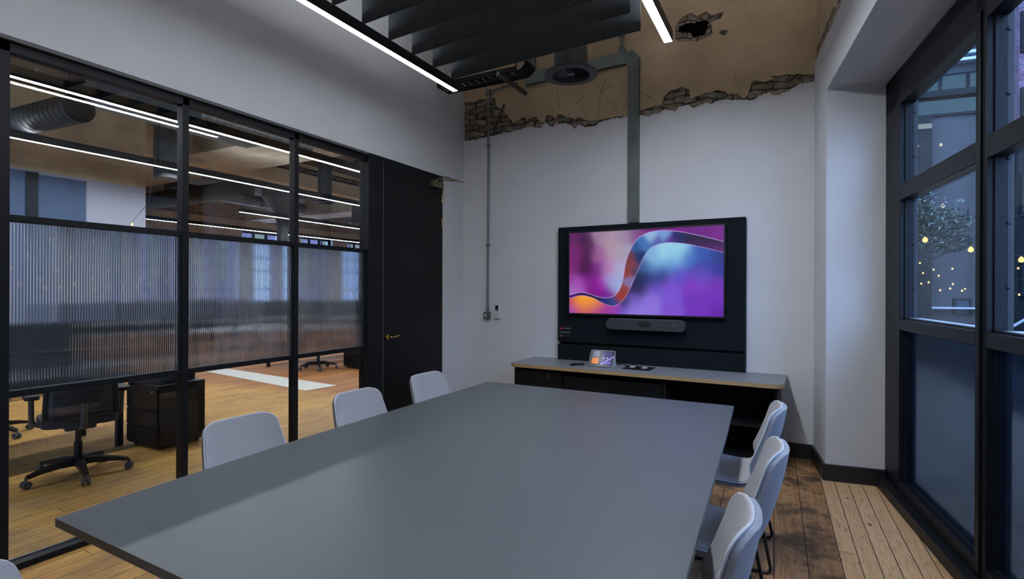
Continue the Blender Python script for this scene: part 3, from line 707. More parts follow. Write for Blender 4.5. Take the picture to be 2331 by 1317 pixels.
ribbon = ctrl([((160, 680), (70, 20, 110)), ((260, 657), (50, 15, 80)), ((400, 685), (30, 15, 60)), ((500, 710), (35, 40, 110)), ((560, 715), (40, 60, 130)), ((600, 680), (150, 50, 40)), ((640, 620), (140, 55, 50)), ((680, 560), (120, 110, 160)), ((660, 500), (135, 50, 40)), ((700, 440), (120, 60, 60)), ((740, 470), (70, 50, 90)), ((690, 370), (110, 50, 60)), ((760, 360), (25, 45, 100)), ((740, 290), (45, 80, 140)), ((800, 260), (60, 110, 175)), ((860, 200), (140, 175, 215)), ((950, 190), (110, 150, 205)), ((900, 240), (80, 90, 165)), ((1040, 220), (20, 30, 90)), ((1150, 240), (15, 15, 50)), ((1150, 265), (60, 10, 80)), ((1300, 270), (20, 15, 55)), ((1300, 300), (90, 15, 110)), ((1000, 240), (80, 40, 140))])
below_l = ctrl([((160, 690), (190, 80, 40)), ((260, 690), (245, 165, 45)), ((350, 705), (240, 160, 50)), ((420, 735), (215, 120, 60)), ((230, 740), (235, 130, 30)), ((330, 750), (225, 120, 50)), ((170, 760), (170, 50, 130)), ((160, 800), (150, 70, 190)), ((260, 800), (180, 70, 90)), ((380, 795), (165, 50, 130)), ((470, 790), (150, 30, 150)), ((540, 800), (125, 60, 180)), ((500, 760), (170, 60, 120))])
below_r = ctrl([((860, 330), (120, 165, 215)), ((950, 330), (150, 205, 225)), ((1050, 330), (140, 200, 225)), ((900, 400), (130, 185, 220)), ((1000, 400), (120, 175, 220)), ((1120, 380), (70, 110, 190)), ((1220, 360), (45, 80, 165)), ((1320, 380), (35, 50, 130)), ((800, 440), (60, 90, 150)), ((900, 460), (70, 110, 185)), ((1000, 460), (75, 110, 190)), ((1200, 460), (50, 60, 160)), ((1320, 470), (50, 50, 150)), ((760, 520), (20, 35, 80)), ((850, 540), (25, 45, 100)), ((940, 510), (30, 40, 110)), ((1050, 520), (90, 70, 190)), ((1200, 510), (105, 70, 190)), ((700, 620), (25, 20, 60)), ((780, 620), (35, 30, 80)), ((880, 600), (95, 75, 185)), ((1000, 580), (115, 75, 200)), ((1150, 600), (120, 50, 185)), ((1300, 600), (110, 45, 175)), ((640, 720), (35, 15, 60)), ((720, 700), (110, 90, 190)), ((850, 690), (135, 105, 215)), ((1000, 680), (115, 80, 205)), ((1150, 700), (105, 45, 180)), ((1310, 700), (110, 40, 180)), ((600, 790), (115, 80, 200)), ((720, 780), (140, 115, 215)), ((850, 780), (135, 110, 215)), ((1000, 790), (120, 75, 200)), ((1200, 800), (110, 40, 180)), ((1320, 810), (90, 25, 160))])
def idw(pts, ctrlset, sg=.062):
    P, Cc = ctrlset; d = ((pts[:, None, 0]-P[None, :, 0])*1.78)**2+(pts[:, None, 1]-P[None, :, 1])**2
    wgt = np.exp(-d/(2*sg*sg))+1e-9/(d+1e-3); return (wgt@Cc)/wgt.sum(1)[:, None]
NU, NV = 300, 170
gx, gy = np.meshgrid(np.linspace(0, 1, NU), np.linspace(0, 1, NV)); pts = np.stack([gx.ravel(), gy.ravel()], 1)
def side(pts, curve, asp=1.78):            # signed distance to a curve, positive below / right of it
    best = np.full(len(pts), 9.); sg = np.zeros(len(pts))
    A = curve.copy(); A[:, 0] *= asp; Q = pts.copy(); Q[:, 0] *= asp
    for a, b_ in zip(A, A[1:]):
        ab = b_-a; l2 = (ab**2).sum()+1e-12; t = np.clip(((Q-a)@ab)/l2, 0, 1); dd = Q-(a+t[:, None]*ab); ds = np.sqrt((dd**2).sum(1))
        cr = ab[0]*dd[:, 1]-ab[1]*dd[:, 0]; k = ds < best; best[k] = ds[k]; sg[k] = np.sign(cr[k])
    return best*sg
du, dl = side(pts, UC), side(pts, LC)
colr = idw(pts, above); cr_ = idw(pts, ribbon, .037); cl_ = idw(pts, below_l); cR = idw(pts, below_r)
def blend(a, b_, d, wd=.005): 
    k = np.clip(.5+d/(2*wd), 0, 1)[:, None]; return a*(1-k)+b_*k
lr = np.clip((pts[:, 0]-.345)/.03, 0, 1)[:, None]
below = cl_*(1-lr)+cR*lr
colr = blend(colr, cr_, du); colr = blend(colr, below, dl)
for d_, wdt, st in ((du, .0035, .75), (dl, .003, .6)):
    k = (np.exp(-(d_/wdt)**2)*st)[:, None]; colr = colr*(1-k)+np.array(hexl((200, 170, 235)))*k
def screen_mesh(name, parent, x0, x1, z0, z1, y, strength, cols, nu=NU, nv=NV, mname='screen picture'):
    me = bpy.data.meshes.new(name); V = []; F = []
    for j in range(nv):
        for i in range(nu): V.append((x0+(x1-x0)*i/(nu-1), y, z1-(z1-z0)*j/(nv-1)))
    for j in range(nv-1):
        for i in range(nu-1): a = j*nu+i; F.append((a, a+nu, a+nu+1, a+1))
    me.from_pydata(V, [], F); me.update()
    ca = me.color_attributes.new('picture', 'FLOAT_COLOR', 'POINT'); arr = np.ones((len(V), 4)); arr[:, :3] = cols; ca.data.foreach_set('color', arr.ravel())
    if mname not in MATS:
        m = bpy.data.materials.new(mname); m.use_nodes = True; nt = m.node_tree; bs = nt.nodes['Principled BSDF']
        at = nt.nodes.new('ShaderNodeAttribute'); at.attribute_name = 'picture'
        bs.inputs['Base Color'].default_value = (.01, .01, .01, 1); bs.inputs['Roughness'].default_value = .12 if 'tablet' in mname else .3
        nt.links.new(at.outputs['Color'], bs.inputs['Emission Color']); bs.inputs['Emission Strength'].default_value = strength; MATS[mname] = m
    me.materials.append(MATS[mname]); o = bpy.data.objects.new(name, me); C.objects.link(o); o.parent = parent; return o
screen_mesh('screen', t, -TW/2+.016, TW/2-.016, .018, TH_-.016, -.0508, 1.0, colr)['label'] = 'lit screen with an abstract flowing purple, blue and orange ribbon'

# video bar below the television
t = bwt('video_soundbar', 'slim dark rounded conference video bar just below the television', 'video bar', S_(-1.325), -.065, 1.095)
b = BM(); prism(b, [rrect(-.40, .40, 0, .112, .052, 8)], -.085, -.02); obj('body', b, mat('bar grille cloth', (.028, .032, .038), .8, noise_amt=.3, noise_scale=300), t, bev=.008)
b = BM(); prism(b, [rrect(-.36, .36, .107, .116, .004, 3)], -.088, -.02); obj('top_strip', b, mat('glossy bar top', (.12, .12, .13), .2, .3), t)
b = BM(); prism(b, [rrect(-.058, .062, .038, .088, .02, 5)], -.090, -.07); lz = obj('camera_window', b, mat('lens glass', (.01, .011, .014), .12), t, bev=.003)
b = BM(); cyl(b, (0, -.092, .06), (0, -.088, .06), .012, 16); obj('lens', b, plastic_black, lz)
b = BM(); box(b, -.3, .3, -.02, 0, .03, .09); obj('bracket', b, black_mat, t)
b = BM()
for k in range(5): box(b, .272+.009*k, .278+.009*k, -.0866, -.084, .052, .058+(.004 if k in (0, 3) else 0))
obj('logo_marks', b, mat('grey print', (.10, .10, .11), .6), t)
# connection plate
t = bwt('connection_plate', 'small black connector plate with a red light at the board edge', 'socket plate', S_(-2.22), -.065, .975)
obj('plate', bx(-.075, .075, -.012, 0, 0, .135), plastic_black, t, bev=.003)
b = BM(); cyl(b, (-.045, -.016, .105), (-.045, -.012, .105), .006, 10); obj('indicator', b, red_led, t, label='small red indicator')
b = BM()
for k in range(8): box(b, -.02+.01*k, -.014+.01*k, -.0135, -.0118, .104, .1075)
obj('printed_marks', b, dim_text, t)
b = BM()
for k in range(9): box(b, -.05+.012*k, -.043+.012*k, -.0135, -.0118, .060, .064)
obj('printed_marks', b, dim_text, t); obj('printed_marks', bx(-.062, -.028, -.0135, -.0118, .018, .022), dim_text, t)

# ------------------------------------------------------------------ credenza
t = bwt('credenza', 'long black credenza with grey top and plywood edge under the television', 'credenza', S_(-1.34), 0, 0)
X0, X1 = -1.285, 1.285
Yf = -.62
outl = [(X0, -.002), (X0, Yf+.09)]+[(X0+.09-.09*cos(R(a)), Yf+.09-.09*sin(R(a))) for a in range(10, 91, 10)]
outl += [(X1-.09+.09*sin(R(a)), Yf+.09-.09*cos(R(a))) for a in range(0, 91, 10)]+[(X1, -.002)]
b = BM(); prism(b, [outl], .701, .733, axis='z'); obj('plywood_core', b, ply, t)
b = BM(); prism(b, [outl], .733, .7355, axis='z'); obj('laminate_top', b, cred_top_m, t)
Yb = Yf+.055
bx0, bx1 = X0+.045, X1-.045
obj('side_panel', bx(bx0, bx0+.02, Yb, -.03, 0, .70), black_mat, t, bev=.001)
obj('side_panel', bx(bx1-.02, bx1, Yb, -.03, 0, .70), black_mat, t, bev=.001)
d1 = obj('door', bx(bx0+.022, bx0+.52, Yb-.002, Yb+.018, .08, .665), door_black, t, bev=.001)
obj('carcass', bx(bx0+.02, bx0+.52, Yb+.02, -.03, .06, .70), black_mat, t)
b = BM(); tube(b, arc_pts([(bx0+.40, Yb-.03, .66), (bx0+.40, Yb-.03, .61)], .01), .0035, 6); lathe(b, [(.001, -.008), (.007, -.004), (.007, .004), (.001, .008)], (bx0+.40, Yb-.03, .604), 8); obj('hanging_key', b, brass_dull, d1)
obj('divider', bx(bx0+.52, bx0+.54, Yb+.02, -.03, 0, .70), black_mat, t); obj('divider', bx(bx0+1.55, bx0+1.57, Yb, -.03, 0, .70), black_mat, t)
obj('back_panel', bx(bx0+.54, bx1-.02, -.06, -.04, .02, .70), black_mat, t)
obj('centre_door', bx(bx0+.56, bx0+1.54, Yb+.012, Yb+.03, .08, .64), door_black, t, bev=.001)
obj('shelf', bx(bx0+1.57, bx1-.02, Yb+.01, -.06, .35, .368), black_mat, t, bev=.001)
obj('bottom_shelf', bx(bx0+.54, bx1-.02, Yb+.01, -.06, .06, .08), black_mat, t, bev=.001)
obj('plinth', bx(bx0+.02, bx1-.02, Yb+.05, Yb+.07, 0, .06), black_mat, t)

# items on the credenza
b = BM(); prism(b, [rrect(-.022, .022, -.075, .075, .016, 4)], 0, .02, axis='z')
o = obj('remote_control', b, plastic_black, loc=(-1.95, 5.09, .7358), rot=(0, 0, R(-40)), bev=.004); tag(o, 'small black remote control lying on the credenza', 'remote control')
b = BM()
for k in range(3): cyl(b, (0, .04-.022*k, .02), (0, .04-.022*k, .0215), .006, 8)
obj('button', b, mat('grey button', (.15, .16, .16), .5), o)
t = thing('tablet_controller', 'white touch tablet on a tilted stand glowing orange and purple', 'tablet', (-1.695, 5.11, .7358), R(-1.5))
b = BM(); prism(b, [[(.10, .0), (-.035, .0), (-.035, .02), (.052, .13), (.065, .13)]], -.118, .118, axis='y')
for v in b.verts: v.co = (v.co.y, v.co.x, v.co.z)
obj('stand', b, white_plastic, t, bev=.004)
tb = thing('x', '', '', (0, 0, 0)); bpy.data.objects.remove(tb)
TILT = R(-31)
b = BM(); prism(b, [rrect(-.128, .128, 0, .175, .014, 5)], -.012, 0); tc = obj('tablet_case', b, mat('tablet rim', (.35, .35, .36), .4), t, loc=(0, -.036, .004), rot=(TILT, 0, 0), bev=.003)
nu2, nv2 = 64, 44
X2, Y2 = np.meshgrid(np.linspace(0, 1, nu2), np.linspace(0, 1, nv2)); c2 = np.zeros((nu2*nv2, 3)); xf, yf = X2.ravel(), Y2.ravel()
c2[:] = hexl((45, 45, 60)); c2[(xf > .08) & (xf < .38) & (yf > .5) & (yf < .9)] = hexl((215, 125, 45)); c2[(xf > .08) & (xf < .38) & (yf > .08) & (yf < .45)] = hexl((95, 95, 115))
c2[(xf > .5) & (xf < .93) & (yf > .1) & (yf < .9)] = hexl((70, 62, 120)); k = np.abs((xf-.55)*1.1+(yf-.85)) < .05; c2[k & (xf > .5) & (yf > .2)] = hexl((150, 150, 215)); c2[(xf > .55) & (xf < .9) & (yf > .72) & (yf < .88)] = hexl((105, 90, 190))
c2[(xf > .55) & (xf < .6) & (yf > .45) & (yf < .52)] = hexl((210, 210, 225)); c2[(xf > .7) & (xf < .75) & (yf > .45) & (yf < .52)] = hexl((210, 210, 225))
s_ = screen_mesh('touch_screen', tc, -.123, .123, .006, .169, -.0126, 1.0, c2, nu2, nv2, 'tablet picture')
t = thing('connection_mat', 'flat black mat with two white cards on the credenza', 'mat', (-1.34, 5.17, .7358), R(-3))
obj('mat', bx(-.13, .13, -.11, .11, 0, .006), black_mat, t, bev=.002)
for x, y in ((-.06, 0.0), (.06, -.01)):
    b = BM(); box(b, x-.03, x+.02, y-.012, y+.012, .006, .012); box(b, x-.012, x+.026, y-.02, y+.004, .012, .022); obj('white_card', b, card_m, t)
b = BM(); tube(b, arc_pts([(-1.62, 5.28, .742), (-1.55, 5.40, .742), (-1.50, 5.25, .742), (-1.43, 5.30, .742), (-1.40, 5.44, .76)], .04), .004, 6)
o = obj('black_cable', b, plastic_black, smooth=True); tag(o, 'thin black cable curling behind the mat on the credenza', 'cable')
b = BM(); box(b, -.12, .12, -.035, .035, 0, .045); 
o = obj('power_strip', b, plastic_black, loc=(-.50, 4.80, 0), bev=.004); tag(o, 'black power strip with small white marks on the floor by the credenza', 'power strip')
b = BM()
for k in range(6): box(b, -.06+.02*k, -.048+.02*k, -.037, -.034, .016+.003*(k % 2), .030-.002*(k % 3))
obj('white_marks', b, mat('bright print', (.8, .8, .8), .5), o)

# ------------------------------------------------------------------ meeting table
t = thing('meeting_table', 'large dark grey meeting table filling the middle of the room', 'table', (-1.25, 2.3, 0))
left = [(-2.158, .845), (-2.185, 1.30), (-2.212, 1.82), (-2.228, 2.5), (-2.236, 3.1), (-2.233, 3.796)]
right = [(-.350, 3.785), (-.318, 3.10), (-.291, 2.454), (-.262, 1.75), (-.238, 1.20), (-.222, .80)]
ol = [(x+1.25, y-2.3) for x, y in left+right]
b = BM(); prism(b, [ol], .712, .740, axis='z'); obj('tabletop', b, table_top_m, t, bev=.002)
ol2 = [((x)*.985, (y)*.988) for x, y in ol]
b = BM(); prism(b, [ol2], .700, .7119, axis='z'); obj('under_edge', b, black_mat, t)
for sy in (-1, 1):
    for sx in (-1, 1):
        x, y = sx*.62, sy*1.12; obj('leg', bx(x-.03, x+.03, y-.03, y+.03, 0, .66), black, t, bev=.002)
    obj('cross_beam', bx(-.65, .65, sy*1.12-.03, sy*1.12+.03, .66, .70), black, t)
obj('spine', bx(-.04, .04, -1.09, 1.09, .66, .70), black, t)

# ------------------------------------------------------------------ meeting chairs (front towards +x)
def chair_surface(off, inset=0.0, nu=34, nv=17, t0=0., t1=1.):
    prof = [(.235, .435), (.20, .458), (.10, .455), (-.02, .447), (-.11, .452), (-.165, .478), (-.20, .53), (-.225, .60), (-.25, .69), (-.270, .775), (-.284, .853)]
    cv = catmull(prof, 12); seg = np.sqrt(((cv[1:]-cv[:-1])**2).sum(1)); cum = np.concatenate([[0], np.cumsum(seg)]); T = cum[-1]
    V = []
    for i in range(nu):
        s = t0+(t1-t0)*i/(nu-1); d = s*T; k = min(np.searchsorted(cum, d), len(cum)-1); k = max(k, 1)
        f = (d-cum[k-1])/(cum[k]-cum[k-1]); p = cv[k-1]*(1-f)+cv[k]*f
        tg = cv[min(k+1, len(cv)-1)]-cv[max(k-2, 0)]; tg = tg/np.linalg.norm(tg); nr = np.array([-tg[1], tg[0]])   # left of the path
        nr = -nr if False else nr
        # width of the shell along the profile
        bk = min(1, max(0, (s-.42)/.20)); bk = bk*bk*(3-2*bk)
        wseat = .225+.012*math.sin(min(1, s/.42)*PI); wback = .236-.050*min(1, max(0, (s-.5)/.5))
        w_ = wseat*(1-bk)+wback*bk
        rc = .062; de = (1-s)*T; df = s*T
        if de < rc: w_ -= rc-math.sqrt(max(0, rc*rc-(rc-de)**2))
        if df < .07: w_ -= .07-math.sqrt(max(0, .07**2-(.07-df)**2))
        w_ = max(.02, w_-inset)
        row = []
        for j in range(nv):
            q = -1+2*j/(nv-1); y = w_*math.sin(q*PI/2*.97)/math.sin(PI/2*.97)
            a = abs(y/.22)**2.4
            lift = (.012*(1-bk)+.075*bk)*a
            # lifting always goes towards the sitter: up on the seat, forward on the back
            nx_, nz_ = (-nr[0], -nr[1]) if (nr[0]*1+nr[1]*1) < 0 else (nr[0], nr[1])
            row.append((p[0]+nx_*(lift+off), y, p[1]+nz_*(lift+off)))
        V.append(row)
    return V
def grid_bm(A, B):
    b = BM(); va = [[b.verts.new(p) for p in r] for r in A]; vb = [[b.verts.new(p) for p in r] for r in B]
    n, m_ = len(va), len(va[0])
    for i in range(n-1):
        for j in range(m_-1):
            b.faces.new((va[i][j], va[i+1][j], va[i+1][j+1], va[i][j+1])); b.faces.new((vb[i][j], vb[i][j+1], vb[i+1][j+1], vb[i+1][j]))
    for i in range(n-1):
        b.faces.new((va[i][0], vb[i][0], vb[i+1][0], va[i+1][0])); b.faces.new((va[i][-1], va[i+1][-1], vb[i+1][-1], vb[i][-1]))
    for j in range(m_-1):
        b.faces.new((va[0][j], va[0][j+1], vb[0][j+1], vb[0][j])); b.faces.new((va[-1][j], vb[-1][j], vb[-1][j+1], va[-1][j+1]))
    return b
def make_chair():
    t = thing('meeting_chair', 'x', 'chair', (0, 0, 0), 0, 'upholstered chairs round the table')
    o = obj('outer_shell', grid_bm(chair_surface(.0), chair_surface(-.024)), fabric_shell, t, smooth='all', label='blue grey wool outer shell')
    m = o.modifiers.new('b', 'BEVEL'); m.width = .008; m.segments = 3; m.limit_method = 'ANGLE'; m.angle_limit = R(50)
    o = obj('backrest', grid_bm(chair_surface(.010, .001, t0=.49), chair_surface(-.004, .001, t0=.49)), fabric, t, smooth='all')
    m = o.modifiers.new('b', 'BEVEL'); m.width = .005; m.segments = 3; m.limit_method = 'ANGLE'; m.angle_limit = R(50)
    o = obj('seat', grid_bm(chair_surface(.010, .001, t1=.488, nu=22), chair_surface(-.004, .001, t1=.488, nu=22)), fabric, t, smooth='all')
    m = o.modifiers.new('b', 'BEVEL'); m.width = .005; m.segments = 3; m.limit_method = 'ANGLE'; m.angle_limit = R(50)
    A = chair_surface(.001, -.003, nu=60); loop = [r[0] for r in A]+A[-1][1:-1]+[r[-1] for r in A[::-1]]+A[0][1:-1][::-1]
    obj('piping', tube(BM(), loop, .0045, 6, True), fabric_pipe, t, smooth='all', label='woven edge piping')
    for sy in (-1, 1):
        b = BM(); tube(b, arc_pts([(.12, .10*sy, .428), (.185, .20*sy, .39), (.20, .225*sy, .009), (-.235, .225*sy, .009), (-.16, .20*sy, .40), (-.10, .10*sy, .428)], .035), .0085, 10)
        obj('sled_leg', b, rod_black, t, smooth=True)
    b = BM(); box(b, -.11, .13, -.12, .12, .412, .43); obj('seat_plate', b, plastic_black, t)
    return t
ch0 = make_chair()
spots = [
 (-2.20, 1.70, R(-2), 'pale grey chair on the partition side, nearest of its row'),
 (-2.20, 2.50, R(-1), 'pale grey chair in the middle of the partition side'),
 (-2.24, 3.28, R(-1), 'pale grey chair in front of the black door'),
 (-.34, 3.34, R(181), 'pale grey chair on the window side beside the credenza'),
 (-.322, 2.47, R(182), 'pale grey chair in the middle of the window side'),
 (-.385, 1.675, R(184), 'pale grey chair on the window side, nearest the camera'),
 (-1.42, .675, R(60), 'pale grey chair cut off at the lower left corner'),
]
for i, (x, y, a, lab) in enumerate(spots):
    if i == 0: ch0.location = (x, y, 0); ch0.rotation_euler = (0, 0, a); ch0['label'] = lab
    else: dup(ch0, (x, y, 0), a, lab)

# ------------------------------------------------------------------ office beyond the partition
OC = 4.50
o = obj('ceiling_2', bx(-18, -3.75, -6, 22, OC, OC+.15), concrete_dark, kind='structure'); tag(o, 'dark exposed concrete ceiling of the office', 'ceiling')
CU, CV = -10.0, 5.19
b = BM(); box(b, -10.4, CU, -6, CV, 0, 3.25); wc = obj('wall_core', b, lav_wall, kind='structure'); tag(wc, 'pale wall block in the office beyond the desks', 'wall')
b = BM(); box(b, -10.4, CU-.0, -6, CV, 3.25, OC); obj('beige_band', b, beige_wall, wc, label='beige upper part of the wall block')
b = BM(); box(b, CU, CU+.02, 2.3, 3.54, 0, 3.22); box(b, CU, CU+.02, 3.69, 4.30, 0, 3.20); obj('blue_panel', b, blue_wall, wc, label='blue painted wall panels')
b = BM(); box(b, CU, CU+.03, 3.54, 3.69, 0, 3.22); obj('dark_post', b, black, wc)
FU = -17.5
b = BM(); wz0, wz1 = .55, 3.62
wins = [(12.3+2.55*k, 14.0+2.55*k) for k in range(4)]
prev = -6
for a, c in wins:
    box(b, FU-.4, FU, prev, a, 0, wz1); box(b, FU-.4, FU, a, c, 0, wz0); prev = c
box(b, FU-.4, FU, prev, 22, 0, wz1); box(b, FU-.4, FU, -6, 22, wz1, 3.95)
wfar = obj('wall_far', b, white_wall, kind='structure'); tag(wfar, 'far office wall with tall windows', 'wall')
b = BM(); box(b, FU-.4, FU, -6, 22, 3.95, OC); obj('brick_band', b, red_brick, wfar, label='exposed red brick band')
b = BM(); box(b, FU, FU+.06, -6, 22, 3.70, 3.94); obj('beige_beam', b, beige_wall, wfar)
o = obj('wall_end', bx(-18, -3.7, 21.8, 22, 0, OC), white_wall, kind='structure'); tag(o, 'end wall of the office', 'wall')
o = obj('wall_near', bx(-18, -3.75, -6, -5.8, 0, OC), white_wall, kind='structure'); tag(o, 'office wall behind the camera', 'wall')
o = obj('wall_side', bx(-3.75, -3.6, 5.70, 22, 0, OC), white_wall, kind='structure'); tag(o, 'office wall continuing past the meeting room', 'wall')
for i, (a, c) in enumerate(wins):
    t = thing('window_%d' % (i+3), 'tall window in the far office wall, %s from the left' % ('first', 'second', 'third', 'fourth')[i], 'window', (FU-.2, (a+c)/2, wz0), kind='structure')
    hw = (c-a)/2; b = BM(); hh = wz1-wz0
    box(b, -.04, .04, -hw, -hw+.08, 0, hh); box(b, -.04, .04, hw-.08, hw, 0, hh)
    for q in (-.28, .28): box(b, -.04, .04, q*hw*1.1-.035, q*hw*1.1+.035, 0, hh)
    for z in (0, .9, 1.75, 2.35, hh-.08): box(b, -.045, .045, -hw, hw, z, z+.07)
    obj('window_frame', b, facade_dark, t); obj('glass_pane', bx(-.006, 0, -hw, hw, 0, hh), glass_win, t)
t = thing('brick_house', 'red brick building with pale windows outside the far office windows', 'building', (-24.0, 15, 0))
obj('wall', bx(-.5, 0, -9, 12, -1, 9), out_brick, t)
for k in range(8):
    y = -6.4+2.2*k; f = obj('window', bx(0, .05, y, y+.85, 1.9, 4.6), facade_dark, t); obj('pane', bx(.05, .06, y+.06, y+.8, 1.95, 4.5), lit_pale, f, label='pale lit pane')
# beams and column
o = obj('trim_2', bx(-17.5, -3.75, 5.9, 7.25, 3.98, OC), concrete, kind='structure'); tag(o, 'broad concrete ceiling beam crossing the office', 'beam')
o = obj('trim_3', bx(-17.5, -3.75, 12.4, 13.3, 3.95, OC), concrete, kind='structure'); tag(o, 'second concrete ceiling beam farther along the office', 'beam')
o = obj('trim_4', bx(-10.9, -10.4, -6, 20, 3.95, OC), beige_wall, kind='structure'); tag(o, 'beige downstand beam running along the office', 'beam')
b = BM(); lathe(b, [(.16, 0), (.155, 3.35), (.17, 3.45), (.19, 3.5), (.24, 3.7), (.42, 3.95), (.55, 4.1), (.55, OC)], (-13.0, 10.4, 0), 28); o = obj('trim_5', b, mat('dark iron column', (.02, .022, .024), .5), smooth=True, kind='structure'); tag(o, 'dark iron column with flared capital in the office', 'column')
# linear office pendants
pl = [(-6.16, .2, 9.6, 3.38, 'nearest office pendant light beyond the partition'), (-8.66, .2, 12.5, 3.38, 'second office pendant light beyond the partition'), (-12.0, 8.35, 14.3, 3.38, 'third row office pendant light, shorter than the rest'), (-15.5, 6.0, 19.0, 3.38, 'farthest office pendant light along the far windows')]
for u, v0, v1, z, lab in pl: pendant(u, v0, v1, z, lab, 'office pendants', m=office_lamp_m, m2=office_up_m, w_=.07, h=.10, cut=OC)
pendant(-9.75, -1.5, 3.45, 3.0, 'short low pendant against the blue office wall', 'office pendants', m=office_lamp_m, w_=.05, h=.06, cut=OC) if False else None
for c, lab in (((-5.55, 4.2, 3.44), 'round office air diffuser closest to the partition'), ((-9.3, 8.55, 3.42), 'round office air diffuser past the second pendant'), ((-11.3, 11.6, 3.42), 'round office air diffuser farthest away'), ((-5.05, 2.1, 3.60), 'round office air diffuser just inside the partition')):
    diffuser(c, lab, .5, (4.28 if c[0] > -6 else OC)-c[2])
# ducts
def spiral(p0, p1, r, name, label, m=duct_m, step=.11):
    b = BM(); cyl(b, p0, p1, r, 28); p0_, p1_ = Vector(p0), Vector(p1); d = (p1_-p0_).normalized(); n = int((p1_-p0_).length/step)
    for k in range(n+1):
        q = p0_+d*k*step; cyl(b, q-d*.004, q+d*.004, r+.005, 28)
    o = obj(name, b, m, smooth=True); tag(o, label, 'duct', 'office ceiling ducts')
    for f in (.12, .88):
        q = p0_.lerp(p1_, f); obj('hanger_rod', cyl(BM(), (q.x, q.y, q.z+r-.01), (q.x, q.y, OC), .005, 6), silver, o)
    return o
spiral((-7.6, 3.20, 3.67), (-9.9, 3.05, 3.67), .17, 'spiral_duct', 'ribbed round duct near the left of the office ceiling')
o = obj('rectangular_duct', bx(-7.0, -6.55, 3.0, 4.05, 3.58, 3.95), duct_pale, bev=.004); tag(o, 'silver rectangular duct box below the office ceiling', 'duct', 'office ceiling ducts'); obj('hanger_rod', cyl(BM(), (-6.78, 3.5, 3.94), (-6.78, 3.5, OC), .005, 6), silver, o)
spiral((-6.78, 4.06, 3.78), (-6.78, 5.85, 3.78), .20, 'spiral_duct', 'silver ribbed duct joined to the rectangular duct box', duct_pale)
spiral((-7.9, 8.2, 4.0), (-7.9, 13.5, 4.0), .22, 'spiral_duct', 'large round duct running away over the far desks')
spiral((-14.4, 8.0, 4.15), (-14.4, 12.3, 4.15), .17, 'spiral_duct', 'pale round duct near the far office windows', duct_pale)
spiral((-10.6, 7.55, 3.7), (-16.8, 7.55, 3.7), .20, 'spiral_duct', 'dark round duct crossing behind the wide beam')
for k, (u, v0, v1, z, lab) in enumerate(((-7.35, -1, 5.8, 4.15, 'cable tray above the second office pendant'), (-10.0, 7.6, 12.2, 4.2, 'cable tray above the middle of the office'), (-4.4, 0, 5.8, 4.1, 'cable tray nearest the partition in the office'))):
    b = BM(); box(b, u-.15, u-.145, v0, v1, z, z+.06); box(b, u+.145, u+.15, v0, v1, z, z+.06)
    y = v0
    while y < v1: box(b, u-.145, u+.145, y, y+.03, z, z+.012); y += .30
    o = obj('ladder_tray', b, black_mat); tag(o, lab, 'cable tray', 'office cable trays')
    for f in (.1, .5, .9): obj('hanger_rod', cyl(BM(), (u+.147, v0+(v1-v0)*f, z), (u+.147, v0+(v1-v0)*f, OC), .004, 6), silver, o)
# timber and clutter in the ceiling void at the left
for k, (p0, p1, lab) in enumerate((((-9.8, 1.0, 4.2), (-7.2, 1.9, 4.2), 'pale timber joist in the office ceiling, left one'), ((-9.8, 2.2, 4.25), (-7.0, 2.5, 4.25), 'pale timber joist in the office ceiling, middle one'), ((-9.4, 3.9, 4.25), (-7.0, 4.6, 4.25), 'pale timber joist in the office ceiling, right one'))):
    p0_, p1_ = Vector(p0), Vector(p1); L_ = (p1_-p0_).length; a = math.atan2(p1_.y-p0_.y, p1_.x-p0_.x)
    o = obj('ceiling_joist', bx(0, L_, -.12, .12, 0, .2), mat('pale timber', (.36, .28, .17), .8, noise_amt=.25, noise_scale=5), loc=p0, rot=(0, 0, a)); tag(o, lab, 'joist')
o = obj('riser_duct', cyl(BM(), (-9.1, 5.05, 3.3), (-9.1, 5.05, OC), .19, 24), duct_m, smooth=True); tag(o, 'dark upright duct stub behind the second office pendant', 'duct', 'office ceiling ducts')
o = obj('ceiling_duct', bx(-8.15, -7.55, 3.55, 5.8, 3.86, OC), mat('black duct board', (.012, .013, .014), .6), bev=.004); tag(o, 'dark boxed duct against the office ceiling', 'duct', 'office ceiling ducts')
o = obj('ceiling_duct', bx(-6.0, -4.3, .2, 5.7, 4.28, OC), MATS['black duct board'], bev=.004); tag(o, 'broad black duct box above the nearest office pendant', 'duct', 'office ceiling ducts')
# white floor plate
b = BM(); prism(b, [[(-9.75, 5.95), (-6.36, 5.50), (-6.27, 6.02), (-9.35, 6.30)]], 0.0005, .006, axis='z'); o = obj('floor_plate', b, pale_floor); tag(o, 'pale rectangular plate set across the office floorboards', 'floor plate')

# festoon bulbs in the office
t = thing('festoon_lights', 'string of small warm bulbs looping across the office', 'string lights', (-7.0, 2.0, 0))
fp = [(15, 655), (40, 650), (75, 648), (108, 641), (150, 629), (187, 609), (222, 582), (270, 547), (300, 505), (338, 462)]
pl_ = []
for i, (px, py) in enumerate(fp):
    r = pix(px, py); k = 7.0/-r.x if True else 1; pnt = r*k; pl_.append(Vector((pnt.x+7.0, pnt.y-2.0, 1.5+pnt.z)))
obj('cord', tube(BM(), pl_+[Vector((pl_[-1].x-.1, pl_[-1].y+.3, OC))], .003, 5), plastic_black, t)
for i, p in enumerate(pl_[1:-1]):
    b = BM(); lathe(b, [(.003, -.02), (.011, -.016), (.014, -.006), (.010, .006), (.005, .014)], tuple(p-Vector((0, 0, .022))), 12); obj('bulb', b, bulb_m, t, smooth=True)

